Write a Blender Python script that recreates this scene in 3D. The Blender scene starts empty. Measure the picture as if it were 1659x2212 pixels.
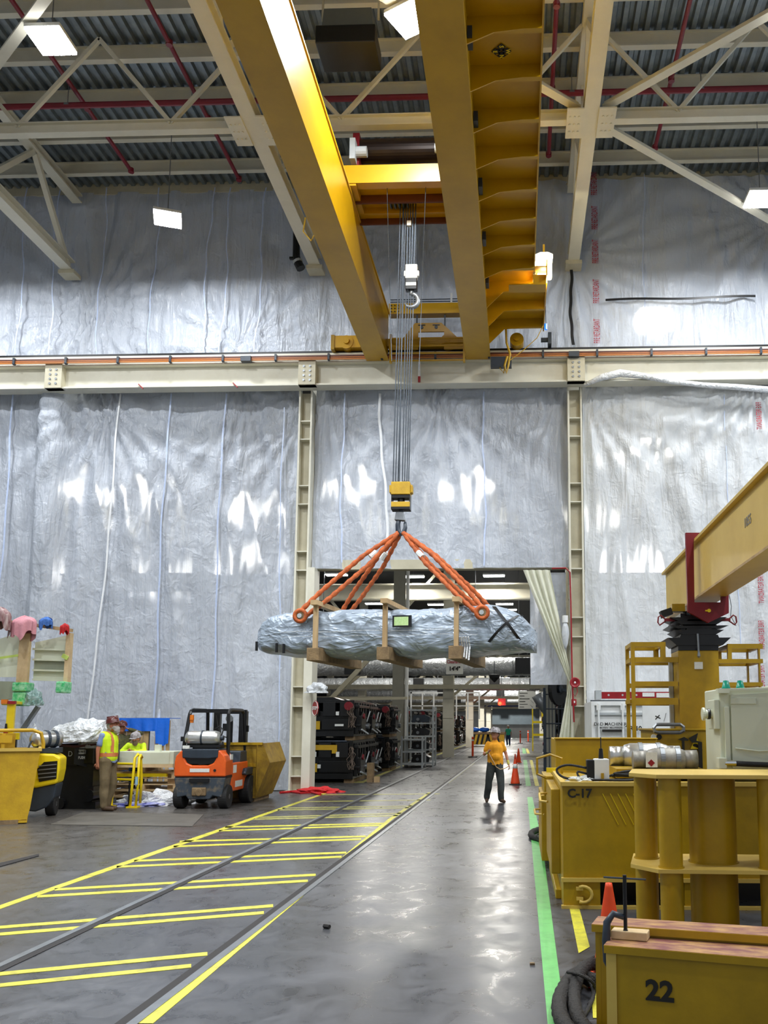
import bpy, bmesh, math, random
from mathutils import Vector, Matrix, noise
R = math.radians
PI = math.pi
C = bpy.context.scene.collection
sc = bpy.context.scene
# ---------------------------------------------------------------- camera, world, exposure
IW, IH, F = 1659.0, 2212.0, 1900.0
VPX, VPY, PPX, PPY, EYE = 1120.0, 1563.0, 1053.0, 1323.0, 1.9
PITCH = math.atan((VPY-PPY)/F)
YAW = math.atan((VPX-PPX)*math.cos(PITCH)/F)
cd = bpy.data.cameras.new('camera')
cam = bpy.data.objects.new('camera', cd); C.objects.link(cam); sc.camera = cam
cd.sensor_fit = 'VERTICAL'; cd.sensor_height = 36.0; cd.sensor_width = 27.0
cd.lens = 36.0*F/IH
cd.shift_x = -(PPX-IW/2)/IH; cd.shift_y = (PPY-IH/2)/IH
cd.clip_start = .05; cd.clip_end = 400
CM = Matrix.Rotation(YAW, 4, 'Z') @ Matrix.Rotation(PI/2+PITCH, 4, 'X')
cam.matrix_world = Matrix.Translation((0,0,EYE)) @ CM
CM3 = CM.to_3x3()
def ray(u, v): return CM3 @ Vector(((u-PPX)/F, -(v-PPY)/F, -1.0))
def P(u, v, Y):
    d = ray(u, v); t = Y/d.y
    return Vector((d.x*t, Y, EYE+d.z*t))
def G(u, v, z=0.0):
    d = ray(u, v); t = (z-EYE)/d.z
    return Vector((d.x*t, d.y*t, z))
def PX(u, v, X):
    d = ray(u, v); t = X/d.x
    return Vector((X, d.y*t, EYE+d.z*t))
w = bpy.data.worlds.new('world'); sc.world = w; w.use_nodes = True
w.node_tree.nodes['Background'].inputs[0].default_value = (.86,.92,1,1)
w.node_tree.nodes['Background'].inputs[1].default_value = .42
sc.view_settings.view_transform = 'Standard'; sc.view_settings.look = 'None'
sc.view_settings.gamma = 1; sc.view_settings.use_curve_mapping = False
sc.view_settings.exposure = 0.2
sc.cycles.max_bounces = 7; sc.cycles.diffuse_bounces = 3; sc.cycles.glossy_bounces = 3; sc.cycles.transmission_bounces = 4
sc.cycles.caustics_reflective = False; sc.cycles.caustics_refractive = False
LAMP_W = 520.0        # watts of one high-bay lamp
HALL_W = 90.0        # watts of one lamp in the hall beyond
# ---------------------------------------------------------------- materials
def lin(h):
    h = h.lstrip('#'); o = []
    for i in (0,2,4):
        c = int(h[i:i+2],16)/255
        o.append(c/12.92 if c <= .04045 else ((c+.055)/1.055)**2.4)
    return (o[0],o[1],o[2],1)
MATS = {}
def mat(key, col, rough=.5, metal=0, col2=None, scale=2.5, mix=.5, bump=0, bscale=30, emit=0, stretch=(1,1,1), thr=.5, spec=.5, coat=0):
    if key in MATS: return MATS[key]
    m = bpy.data.materials.new(key); m.use_nodes = True
    nt = m.node_tree; b = nt.nodes['Principled BSDF']
    c = lin(col); b.inputs['Base Color'].default_value = c
    b.inputs['Roughness'].default_value = rough; b.inputs['Metallic'].default_value = metal
    b.inputs['Specular IOR Level'].default_value = spec
    b.inputs['Coat Weight'].default_value = coat
    if emit:
        b.inputs['Emission Color'].default_value = c; b.inputs['Emission Strength'].default_value = emit
    tc = nt.nodes.new('ShaderNodeTexCoord'); mp = nt.nodes.new('ShaderNodeMapping')
    mp.inputs['Scale'].default_value = stretch
    nt.links.new(tc.outputs['Object'], mp.inputs['Vector'])
    c2 = lin(col2) if col2 else tuple([x*.72 for x in c[:3]])+(1,)
    n = nt.nodes.new('ShaderNodeTexNoise'); n.inputs['Scale'].default_value = scale; n.inputs['Detail'].default_value = 5
    n.inputs['Roughness'].default_value = .65
    nt.links.new(mp.outputs[0], n.inputs['Vector'])
    r = nt.nodes.new('ShaderNodeValToRGB'); r.color_ramp.elements[0].position = thr-.12; r.color_ramp.elements[1].position = thr+.22
    r.color_ramp.elements[0].color = (0,0,0,1); r.color_ramp.elements[1].color = (mix,mix,mix,1)
    nt.links.new(n.outputs['Fac'], r.inputs['Fac'])
    x = nt.nodes.new('ShaderNodeMixRGB'); x.inputs[1].default_value = c; x.inputs[2].default_value = c2
    nt.links.new(r.outputs['Color'], x.inputs[0]); nt.links.new(x.outputs[0], b.inputs['Base Color'])
    if bump:
        n2 = nt.nodes.new('ShaderNodeTexNoise'); n2.inputs['Scale'].default_value = bscale; n2.inputs['Detail'].default_value = 4
        nt.links.new(mp.outputs[0], n2.inputs['Vector'])
        bp = nt.nodes.new('ShaderNodeBump'); bp.inputs['Strength'].default_value = bump; bp.inputs['Distance'].default_value = .02
        nt.links.new(n2.outputs['Fac'], bp.inputs['Height']); nt.links.new(bp.outputs[0], b.inputs['Normal'])
    MATS[key] = m
    return m
def film(key, col, transp=.22, rough=.32, bs=.35, white=.5):
    """thin polythene: diffuse + translucent + glossy with some rough see-through"""
    m = bpy.data.materials.new(key); m.use_nodes = True; nt = m.node_tree; N = nt.nodes; L = nt.links
    out = N['Material Output']; b = N['Principled BSDF']
    b.inputs['Base Color'].default_value = lin(col); b.inputs['Roughness'].default_value = rough
    b.inputs['Specular IOR Level'].default_value = .7
    tc = N.new('ShaderNodeTexCoord')
    mp = N.new('ShaderNodeMapping'); mp.inputs['Scale'].default_value = (1.5,1.5,.28); mp.inputs['Rotation'].default_value = (0,R(9),0)
    L.new(tc.outputs['Object'], mp.inputs[0])
    n = N.new('ShaderNodeTexNoise'); n.inputs['Scale'].default_value = 1.6; n.inputs['Detail'].default_value = 6; n.inputs['Distortion'].default_value = .9
    n.inputs['Roughness'].default_value = .6
    L.new(mp.outputs[0], n.inputs['Vector'])
    n2 = N.new('ShaderNodeTexNoise'); n2.inputs['Scale'].default_value = 3; n2.inputs['Detail'].default_value = 2; n2.inputs['Distortion'].default_value = 1.5
    L.new(tc.outputs['Object'], n2.inputs['Vector'])
    ad = N.new('ShaderNodeMath'); ad.operation = 'MULTIPLY_ADD'; ad.inputs[1].default_value = .3
    L.new(n2.outputs['Fac'], ad.inputs[0]); L.new(n.outputs['Fac'], ad.inputs[2])
    # sharp creases: folded noise, drawn out along the hang of the sheet
    prev = ad.outputs[0]
    for sc_, st_, rot_, am in ((1.3,(1.6,1.6,.15),13,.9),(2.2,(1.6,1.6,.2),-12,.35),(1.7,(1,1,.8),35,.35)):
        mq = N.new('ShaderNodeMapping'); mq.inputs['Scale'].default_value = st_; mq.inputs['Rotation'].default_value = (0,R(rot_),0)
        L.new(tc.outputs['Object'], mq.inputs[0])
        nq = N.new('ShaderNodeTexNoise'); nq.inputs['Scale'].default_value = sc_; nq.inputs['Detail'].default_value = 3; nq.inputs['Distortion'].default_value = .7
        L.new(mq.outputs[0], nq.inputs['Vector'])
        s1_ = N.new('ShaderNodeMath'); s1_.operation = 'SUBTRACT'; s1_.inputs[1].default_value = .5; L.new(nq.outputs['Fac'], s1_.inputs[0])
        s2_ = N.new('ShaderNodeMath'); s2_.operation = 'ABSOLUTE'; L.new(s1_.outputs[0], s2_.inputs[0])
        s3_ = N.new('ShaderNodeMath'); s3_.operation = 'POWER'; s3_.inputs[1].default_value = .75; L.new(s2_.outputs[0], s3_.inputs[0])
        s4_ = N.new('ShaderNodeMath'); s4_.operation = 'MULTIPLY_ADD'; s4_.inputs[1].default_value = -am; L.new(s3_.outputs[0], s4_.inputs[0]); L.new(prev, s4_.inputs[2])
        prev = s4_.outputs[0]
    bp = N.new('ShaderNodeBump'); bp.inputs['Strength'].default_value = bs*1.3; bp.inputs['Distance'].default_value = .25
    L.new(prev, bp.inputs['Height']); L.new(bp.outputs[0], b.inputs['Normal'])
    tl = N.new('ShaderNodeBsdfTranslucent'); tl.inputs[0].default_value = lin(col); L.new(bp.outputs[0], tl.inputs['Normal'])
    m1 = N.new('ShaderNodeMixShader'); m1.inputs[0].default_value = .25
    L.new(b.outputs[0], m1.inputs[1]); L.new(tl.outputs[0], m1.inputs[2])
    rf = N.new('ShaderNodeBsdfRefraction'); rf.inputs['IOR'].default_value = 1.3; rf.inputs['Roughness'].default_value = .36; rf.inputs[0].default_value = (.9,.93,1,1)
    m2 = N.new('ShaderNodeMixShader'); m2.inputs[0].default_value = transp
    L.new(m1.outputs[0], m2.inputs[1]); L.new(rf.outputs[0], m2.inputs[2])
    L.new(m2.outputs[0], out.inputs['Surface'])
    MATS[key] = m
    return m
def crease(m, specs, strength, dist, rot_axis=1):
    """replace the bump of a mat() material by sharp folded creases"""
    nt = m.node_tree; N = nt.nodes; L = nt.links; b = N['Principled BSDF']
    tc = [n for n in N if n.type == 'TEX_COORD'][0]; prev = None
    for sc_, st_, rot_, am in specs:
        mq = N.new('ShaderNodeMapping'); mq.inputs['Scale'].default_value = st_; mq.inputs['Rotation'].default_value = (R(rot_*.4),R(rot_),R(rot_*.6))
        L.new(tc.outputs['Object'], mq.inputs[0])
        nq = N.new('ShaderNodeTexNoise'); nq.inputs['Scale'].default_value = sc_; nq.inputs['Detail'].default_value = 3; nq.inputs['Distortion'].default_value = .8
        L.new(mq.outputs[0], nq.inputs['Vector'])
        a = N.new('ShaderNodeMath'); a.operation = 'SUBTRACT'; a.inputs[1].default_value = .5; L.new(nq.outputs['Fac'], a.inputs[0])
        c = N.new('ShaderNodeMath'); c.operation = 'ABSOLUTE'; L.new(a.outputs[0], c.inputs[0])
        d = N.new('ShaderNodeMath'); d.operation = 'POWER'; d.inputs[1].default_value = .65; L.new(c.outputs[0], d.inputs[0])
        e = N.new('ShaderNodeMath'); e.operation = 'MULTIPLY_ADD'; e.inputs[1].default_value = -am; L.new(d.outputs[0], e.inputs[0])
        if prev is None: e.inputs[2].default_value = 1
        else: L.new(prev, e.inputs[2])
        prev = e.outputs[0]
    bp = N.new('ShaderNodeBump'); bp.inputs['Strength'].default_value = strength; bp.inputs['Distance'].default_value = dist
    L.new(prev, bp.inputs['Height']); L.new(bp.outputs[0], b.inputs['Normal'])
M = {}
M['cream'] = mat('cream steel paint', 'dbd8c8', .45, col2='c2bda8', scale=1.2, mix=.5)
M['creamd'] = mat('older cream steel paint', 'c9c3ab', .5, col2='a89f84', scale=1.5, mix=.6)
M['deck'] = mat('galvanised deck', '8b959b', .42, .55, col2='6b747a', scale=3, mix=.8)
M['yel'] = mat('crane yellow paint', 'c2960a', .36, col2='a67e08', scale=1.1, mix=.6, spec=.5)
M['yel2'] = mat('gantry yellow paint', 'b4900a', .42, col2='8e720a', scale=2.2, mix=.7, bump=.05)
M['yel3'] = mat('pale yellow beam paint', 'd6b75c', .45, col2='c4a24a', scale=1.5, mix=.6)
M['yel4'] = mat('bright yellow paint', 'f0d516', .4, col2='d9b80e', scale=3, mix=.5)
M['yel5'] = mat('bin yellow paint', 'caa21c', .5, col2='a07a18', scale=3, mix=.7, bump=.1)
M['rustyel'] = mat('worn bin yellow', 'a8861c', .6, col2='6a4a1c', scale=4, mix=.8, bump=.2)
M['black'] = mat('black paint', '0c0d0f', .35, col2='17181a', scale=5, mix=.6)
M['blackm'] = mat('black machine paint', '08090b', .3, col2='111315', scale=3, mix=.7)
M['rubber'] = mat('black rubber', '17171a', .7, col2='2c2b2a', scale=8, mix=.6, bump=.3, bscale=60)
M['dark'] = mat('charcoal paint', '303a46', .4, col2='20262e', scale=4, mix=.6)
M['grey'] = mat('grey steel', '8e9296', .35, .6, col2='6f7377', scale=6)
M['lgrey'] = mat('light grey paint', 'b9bfc2', .45, col2='9aa1a4', scale=5)
M['alu'] = mat('aluminium', 'd9d9d6', .28, .85, col2='a9a8a2', scale=5, bump=.08)
M['chrome'] = mat('bright steel', 'e3e6e8', .15, 1, scale=8)
M['rope'] = mat('wire rope', '4d545c', .4, .6, col2='2d3237', scale=40)
M['white'] = mat('white paint', 'e9ebea', .45, col2='cfd2d1', scale=2)
M['paper'] = mat('white label', 'e6e8e4', .6, col2='b9bdb9', scale=30, mix=.4)
M['red'] = mat('red paint', '9a1420', .4, col2='6d0e18', scale=4)
M['dred'] = mat('dark red paint', '7b0f1d', .45, col2='640c18', scale=2, mix=.5)
M['pipe'] = mat('sprinkler red', '7d1a2a', .45, col2='5d1420', scale=4)
M['org'] = mat('forklift orange', 'ec6420', .35, col2='c64414', scale=3, mix=.5)
M['cone'] = mat('cone orange', 'ee4a12', .5, col2='cc3d10', scale=8, mix=.4)
M['sling'] = mat('orange sling sleeve', 'c4622c', .75, col2='7d3a1a', scale=9, mix=.8, bump=.6, bscale=26)
M['wood'] = mat('pale timber', 'c2a67c', .7, col2='97764c', scale=3, mix=.7, stretch=(1,1,.2), bump=.1)
M['wood2'] = mat('pallet timber', 'dcc298', .7, col2='b89a6c', scale=4, mix=.7, bump=.1)
M['wood3'] = mat('weathered timber', '8e7654', .8, col2='5c4a34', scale=6, mix=.8, bump=.3)
M['green'] = mat('pale green enamel', 'dfe3cd', .35, col2='cfd4bc', scale=1.5, mix=.5)
M['teal'] = mat('green lamp lens', '17a489', .25, scale=5)
M['blue'] = mat('blue tarpaulin', '1266d8', .45, col2='0d51b4', scale=3, bump=.4, bscale=9)
M['denim'] = mat('denim', '27446e', .85, col2='1a2f4c', scale=12)
M['skin'] = mat('skin', 'b9795c', .55, col2='9c5f46', scale=10, mix=.4)
M['skint'] = mat('pale skin', 'c08468', .55, col2='a56a50', scale=10, mix=.4)
M['hivis'] = mat('hi-vis yellow cloth', 'd4f01a', .7, col2='b4d40e', scale=6, bump=.3, bscale=14)
M['hiviso'] = mat('orange reflective trim', 'd07c48', .6, scale=9)
M['tshirt'] = mat('mustard t-shirt', 'eea21a', .8, col2='d48a10', scale=5, bump=.4, bscale=12)
M['khaki'] = mat('khaki trousers', '75664a', .85, col2='574a33', scale=5, bump=.5, bscale=10)
M['gtrous'] = mat('grey work trousers', '3e4240', .85, col2='2b2e2d', scale=5, bump=.5, bscale=10)
M['boot'] = mat('work boot leather', '4f3a26', .7, col2='33261a', scale=10)
M['bshirt'] = mat('light blue shirt', '7f93bb', .8, col2='6a7da6', scale=6)
M['camo'] = mat('olive jacket', '5d5a34', .8, col2='2f3020', scale=14, mix=1)
M['tealsh'] = mat('teal shirt', '35c4a0', .8, scale=6)
M['helm'] = mat('maroon hard hat', '5a2019', .3, col2='3a1512', scale=9)
M['helmw'] = mat('stickered hard hat', 'b9b4b6', .35, col2='3c2c30', scale=16, mix=1)
M['beard'] = mat('grey beard', 'b9b4ad', .9, col2='857c74', scale=30, bump=.6, bscale=60)
M['beardd'] = mat('brown beard', '7c6654', .9, col2='54412f', scale=30, bump=.6, bscale=60)
M['pink'] = mat('pink rag', 'd99aa4', .85, col2='c47f8b', scale=14, bump=.4, bscale=20)
M['bluer'] = mat('blue rag', '4a78c4', .85, col2='385fa3', scale=14, bump=.4)
M['redr'] = mat('red rag', 'c4181c', .7, col2='97080e', scale=14, bump=.4)
M['maroonr'] = mat('striped maroon rag', '6d2433', .85, col2='d8c8c4', scale=9, mix=1, bump=.4, stretch=(1,1,.2))
M['greentape'] = mat('green tape', '35b56a', .4, col2='b8e8c4', scale=12, mix=1)
M['wrap'] = mat('silver blue wrapping', 'a4b1c0', .3, .12, col2='8796a6', scale=2.5, mix=.7, bump=1, bscale=5, spec=.7)
crease(M['wrap'], ((1.1,(1,1,1.8),20,.9),(2.0,(.4,1,1.6),-14,.5)), .8, .14)
M['foil'] = mat('foil duct insulation', 'c8cccf', .3, .35, col2='a4a9ad', scale=3, mix=.6, bump=1, bscale=7)
M['poly'] = mat('crumpled white polythene', 'e4e7ea', .3, col2='cfd4da', scale=3, bump=.9, bscale=6)
crease(M['foil'], ((2.5,(1,1,1),20,.7),(6,(1,1,1),-30,.35)), .9, .12)
crease(M['poly'], ((3,(1,1,1),20,.7),(8,(1,1,1),-30,.35)), .9, .1)
M['curtain'] = mat('cream curtain cloth', 'dcddc9', .6, col2='c4c6b0', scale=3, bump=.2)
M['screen'] = mat('pale green document', 'b7dc8c', .5, col2='dff0d0', scale=25)
M['ledw'] = mat('lamp lens', 'ffffff', .4, emit=22)
M['ledy'] = mat('warm lamp lens', 'fff0c0', .4, emit=9)
M['redlit'] = mat('lit red beacon', 'ff3a20', .4, emit=5)
M['amber'] = mat('amber beacon', 'e07818', .3, scale=6)
M['bluegr'] = mat('blue header paint', '27346e', .5)
M['gdoor'] = mat('grey door', '5d6a72', .5, scale=3)
M['ink'] = mat('black stencil ink', '1a1712', .6)
M['redink'] = mat('red print', 'b23a4a', .6)
M['greyink'] = mat('grey print', '8c8880', .6)
M['tape'] = mat('black tape', '141416', .35)
M['seam'] = mat('pale blue seam tape', 'b4c4e6', .35, col2='e4ebf8', scale=6)
M['seamw'] = mat('white seam tape', 'eef0f2', .4)
M['linegreen'] = mat('green floor paint', '6cc06a', .45, col2='4c8a4e', scale=5, mix=.6, thr=.55, coat=.2)
M['liney'] = mat('yellow floor paint', 'dcd445', .45, col2='7c7640', scale=6, mix=.8, thr=.55, coat=.2)
M['liney2'] = mat('faded yellow floor paint', 'c2bc66', .4, col2='6c6a44', scale=9, mix=.9, thr=.5, coat=.2)
M['groove'] = mat('rail groove', '201c1c', .7)
M['hose'] = mat('braided hose', '26231f', .75, col2='171513', scale=30, bump=.8, bscale=60)
M['primer'] = mat('purple primer on yellow', '7d4a48', .5, col2='c9a060', scale=5, mix=1, stretch=(1,3,3), thr=.52)
# ---------------------------------------------------------------- mesh helpers
class MB:
    def __init__(s): s.v = []; s.f = []; s.m = []; s.mi = 0
    def add(s, vs, fs):
        o = len(s.v); s.v += [Vector(v) for v in vs]; s.f += [tuple(i+o for i in f) for f in fs]; s.m += [s.mi]*len(fs); return s
    def box(s, x0, x1, y0, y1, z0, z1):
        e = (len(s.f)//3 % 7)*.0005; x0 -= e; x1 += e; y0 -= e; y1 += e; z0 -= e; z1 += e
        vs = [(x,y,z) for z in (z0,z1) for y in (y0,y1) for x in (x0,x1)]
        return s.add(vs, [(0,2,3,1),(4,5,7,6),(0,1,5,4),(2,6,7,3),(0,4,6,2),(1,3,7,5)])
    def frame(s, p0, p1, up=None):
        d = (Vector(p1)-Vector(p0)); L = d.length; d.normalize()
        up = Vector(up) if up else (Vector((0,0,1)) if abs(d.z) < .95 else Vector((0,1,0)))
        a = d.cross(up).normalized(); b = a.cross(d).normalized()
        return d, a, b, L
    def bar(s, p0, p1, w, h, up=None):
        d,a,b,L = s.frame(p0,p1,up); p0 = Vector(p0); p1 = Vector(p1)
        vs = []
        for p in (p0,p1):
            for i,j in ((-1,-1),(1,-1),(1,1),(-1,1)): vs.append(p+a*i*w/2+b*j*h/2)
        return s.add(vs, [(0,1,2,3),(7,6,5,4),(0,4,5,1),(1,5,6,2),(2,6,7,3),(3,7,4,0)])
    def ib(s, p0, p1, w, h, t=.02, up=None):
        d,a,b,L = s.frame(p0,p1,up); p0 = Vector(p0); p1 = Vector(p1)
        s.bar(p0+b*(h/2-t/2), p1+b*(h/2-t/2), w, t, up); s.bar(p0-b*(h/2-t/2), p1-b*(h/2-t/2), w, t, up)
        return s.bar(p0, p1, t, h-2*t, up)
    def cyl(s, p0, p1, r0, r1=None, n=12, cap=True, up=None):
        r1 = r0 if r1 is None else r1
        d,a,b,L = s.frame(p0,p1,up); p0 = Vector(p0); p1 = Vector(p1); vs = []
        for p,r in ((p0,r0),(p1,r1)):
            for k in range(n):
                t = 2*PI*k/n; vs.append(p+a*r*math.cos(t)+b*r*math.sin(t))
        fs = [(k,(k+1)%n,n+(k+1)%n,n+k) for k in range(n)]
        if cap: fs += [tuple(range(n-1,-1,-1)), tuple(range(n,2*n))]
        return s.add(vs, fs)
    def tube(s, pts, r, n=8, closed=False):
        pts = [Vector(p) for p in pts]; m = len(pts); vs = []; rr = r if isinstance(r,(list,tuple)) else [r]*m
        prev = None
        for i,p in enumerate(pts):
            if closed: t = (pts[(i+1)%m]-pts[i-1]).normalized()
            else: t = (pts[min(i+1,m-1)]-pts[max(i-1,0)]).normalized()
            if prev is None:
                a = t.cross(Vector((0,0,1)))
                if a.length < .1: a = t.cross(Vector((1,0,0)))
                a.normalize()
            else:
                a = prev-t*prev.dot(t); a.normalize()
            prev = a; b = t.cross(a)
            for k in range(n):
                q = 2*PI*k/n; vs.append(p+(a*math.cos(q)+b*math.sin(q))*rr[i])
        fs = []
        for i in range(m if closed else m-1):
            j = (i+1)%m
            fs += [(i*n+k, i*n+(k+1)%n, j*n+(k+1)%n, j*n+k) for k in range(n)]
        if not closed: fs += [tuple(range(n-1,-1,-1)), tuple((m-1)*n+k for k in range(n))]
        return s.add(vs, fs)
    def lathe(s, prof, c=(0,0,0), ax=(0,0,1), n=20):
        c = Vector(c); ax = Vector(ax).normalized()
        u = Vector((1,0,0)) if abs(ax.x) < .9 else Vector((0,1,0))
        a = ax.cross(u).normalized(); b = ax.cross(a); vs = []
        for r,h in prof:
            for k in range(n):
                t = 2*PI*k/n; vs.append(c+ax*h+(a*math.cos(t)+b*math.sin(t))*max(r,1e-4))
        fs = []
        for i in range(len(prof)-1):
            fs += [(i*n+k,i*n+(k+1)%n,(i+1)*n+(k+1)%n,(i+1)*n+k) for k in range(n)]
        fs += [tuple(range(n-1,-1,-1)), tuple((len(prof)-1)*n+k for k in range(n))]
        return s.add(vs, fs)
    def sph(s, c, r, sx=1, sy=1, sz=1, n=12, m=8):
        c = Vector(c); vs = [c+Vector((0,0,-r*sz))]
        for i in range(1,m):
            p = -PI/2+PI*i/m
            for k in range(n):
                t = 2*PI*k/n; vs.append(c+Vector((r*sx*math.cos(p)*math.cos(t), r*sy*math.cos(p)*math.sin(t), r*sz*math.sin(p))))
        vs.append(c+Vector((0,0,r*sz))); fs = []
        for k in range(n): fs.append((0, 1+(k+1)%n, 1+k)); 
        for i in range(m-2):
            for k in range(n):
                a = 1+i*n; b = a+n; fs.append((a+k,a+(k+1)%n,b+(k+1)%n,b+k))
        a = 1+(m-2)*n
        for k in range(n): fs.append((a+k, a+(k+1)%n, len(vs)-1))
        return s.add(vs, fs)
    def cap(s, p0, p1, r0, r1, n=10):
        s.cyl(p0,p1,r0,r1,n); s.sph(p0,r0,n=n,m=6); return s.sph(p1,r1,n=n,m=6)
    def prism(s, poly, y0, y1, axis='y'):
        n = len(poly); f = {'y':lambda p,t:(p[0],t,p[1]), 'x':lambda p,t:(t,p[0],p[1]), 'z':lambda p,t:(p[0],p[1],t)}[axis]
        vs = [f(p,y0) for p in poly]+[f(p,y1) for p in poly]
        return s.add(vs, [tuple(range(n)), tuple(range(2*n-1,n-1,-1))]+[(k,n+k,n+(k+1)%n,(k+1)%n) for k in range(n)])
    def grid(s, nx, ny, fn):
        vs = [fn(i/nx, j/ny) for j in range(ny+1) for i in range(nx+1)]
        return s.add(vs, [(j*(nx+1)+i, j*(nx+1)+i+1, (j+1)*(nx+1)+i+1, (j+1)*(nx+1)+i) for j in range(ny) for i in range(nx)])
    def quadstrip(s, pts, w):   # flat ribbon given list of (left,right) pairs
        vs = []
        for a,b in pts: vs += [a,b]
        return s.add(vs, [(2*i,2*i+1,2*i+3,2*i+2) for i in range(len(pts)-1)])
    def xf(s, M4, start=0):
        for i in range(start, len(s.v)): s.v[i] = M4 @ s.v[i]
        return s
    def build(s, name, m, parent=None, world=False, bev=0, smooth=False, sol=0, sub=0):
        vs = s.v
        if world and parent is not None:
            inv = MX[parent.name].inverted(); vs = [inv @ v for v in vs]
        me = bpy.data.meshes.new(name); me.from_pydata([tuple(v) for v in vs], [], s.f)
        ms = m if isinstance(m, list) else [m]
        for q in ms: me.materials.append(q)
        if len(ms) > 1: me.polygons.foreach_set('material_index', s.m)
        me.validate()
        bm = bmesh.new(); bm.from_mesh(me); bmesh.ops.recalc_face_normals(bm, faces=bm.faces); bm.to_mesh(me); bm.free()
        if smooth:
            try: me.shade_smooth()
            except Exception: me.polygons.foreach_set('use_smooth', [True]*len(me.polygons))
        o = bpy.data.objects.new(name, me); C.objects.link(o)
        if parent is not None: o.parent = parent
        if sol:
            q = o.modifiers.new('sol','SOLIDIFY'); q.thickness = sol; q.offset = 0
        if bev:
            q = o.modifiers.new('bev','BEVEL'); q.width = bev; q.segments = 2; q.limit_method = 'ANGLE'
        if sub:
            q = o.modifiers.new('sub','SUBSURF'); q.levels = sub; q.render_levels = sub
        if smooth == 'auto' or (smooth and bev):
            pass
        return o
MX = {}
def autosmooth(o, ang=40):
    me = o.data; me.polygons.foreach_set('use_smooth', [True]*len(me.polygons))
    bm = bmesh.new(); bm.from_mesh(me); a = R(ang)
    for e in bm.edges:
        if len(e.link_faces) == 2 and e.calc_face_angle(0) > a: e.smooth = False
    bm.to_mesh(me); bm.free(); return o
def tag(o, label, cat, group=None, kind=None):
    o['label'] = label
    if cat: o['category'] = cat
    if group: o['group'] = group
    if kind: o['kind'] = kind
    return o
def thing(name, label, cat, loc=(0,0,0), rz=0, group=None):
    o = bpy.data.objects.new(name, None); C.objects.link(o); o.location = loc; o.rotation_euler = (0,0,rz); o.empty_display_size = .1
    MX[o.name] = Matrix.Translation(Vector(loc)) @ Matrix.Rotation(rz,4,'Z')
    return tag(o, label, cat, group)
def struct(o): o['kind'] = 'structure'; return o
def copy_tree(o, parent=None):
    c = o.copy(); C.objects.link(c)
    if parent is not None: c.parent = parent
    for ch in list(o.children): copy_tree(ch, c)
    return c
def place(o, loc, rz=None, label=None, sc_=None):
    o.location = loc
    if rz is not None: o.rotation_euler = (0,0,rz)
    if label: o['label'] = label
    if sc_: o.scale = (sc_,sc_,sc_) if not isinstance(sc_,tuple) else sc_
    return o
def text(s, size, m, parent, loc, rot=(PI/2,0,0), name='lettering', world=False, bold=.0, ext=.002, align='CENTER', sx=1):
    cu = bpy.data.curves.new('t','FONT'); cu.body = s; cu.size = size; cu.extrude = ext; cu.offset = bold*size
    cu.align_x = align; cu.align_y = 'CENTER'; cu.resolution_u = 3
    t = bpy.data.objects.new('t', cu); C.objects.link(t)
    dg = bpy.context.evaluated_depsgraph_get()
    me = bpy.data.meshes.new_from_object(t.evaluated_get(dg)); bpy.data.objects.remove(t)
    from mathutils import Euler
    Mx = Matrix.Translation(Vector(loc)) @ Euler(rot).to_matrix().to_4x4() @ Matrix.Diagonal((sx,1,1,1))
    if world and parent is not None: Mx = MX[parent.name].inverted() @ Mx
    me.transform(Mx); me.materials.clear(); me.materials.append(m)
    o = bpy.data.objects.new(name, me); C.objects.link(o); o.parent = parent
    return o
def remesh(parts_mb, name, m, parent, vox=.015, smooth=3, extra=None, disp=0, dscale=8, seed=0):
    """one continuous surface from overlapping shapes"""
    o = parts_mb.build('tmp', m)
    q = o.modifiers.new('r','REMESH'); q.mode = 'VOXEL'; q.voxel_size = vox
    q2 = o.modifiers.new('s','SMOOTH'); q2.iterations = smooth; q2.factor = .6
    dg = bpy.context.evaluated_depsgraph_get()
    me = bpy.data.meshes.new_from_object(o.evaluated_get(dg)); bpy.data.objects.remove(o)
    if disp:
        for v in me.vertices:
            c = v.co
            v.co = c + v.normal*disp*noise.noise(Vector((c.x*dscale+seed, c.y*dscale, c.z*dscale*.6)))
    if extra:
        bm = bmesh.new(); bm.from_mesh(me)
        vs = [bm.verts.new(v) for v in extra.v]
        for f in extra.f:
            try: bm.faces.new([vs[i] for i in f])
            except Exception: pass
        bm.to_mesh(me); bm.free()
    me.materials.clear(); me.materials.append(m)
    me.polygons.foreach_set('use_smooth', [True]*len(me.polygons))
    o = bpy.data.objects.new(name, me); C.objects.link(o); o.parent = parent
    return o
ORD = ['first','second','third','fourth','fifth','sixth','seventh','eighth','ninth','tenth','eleventh','twelfth','thirteenth','fourteenth','fifteenth','sixteenth','seventeenth','eighteenth','nineteenth','twentieth']
rnd = random.Random(7)
# ================================================================ STRUCTURE
WY = 25.2            # plane of the sheeted end wall
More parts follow.
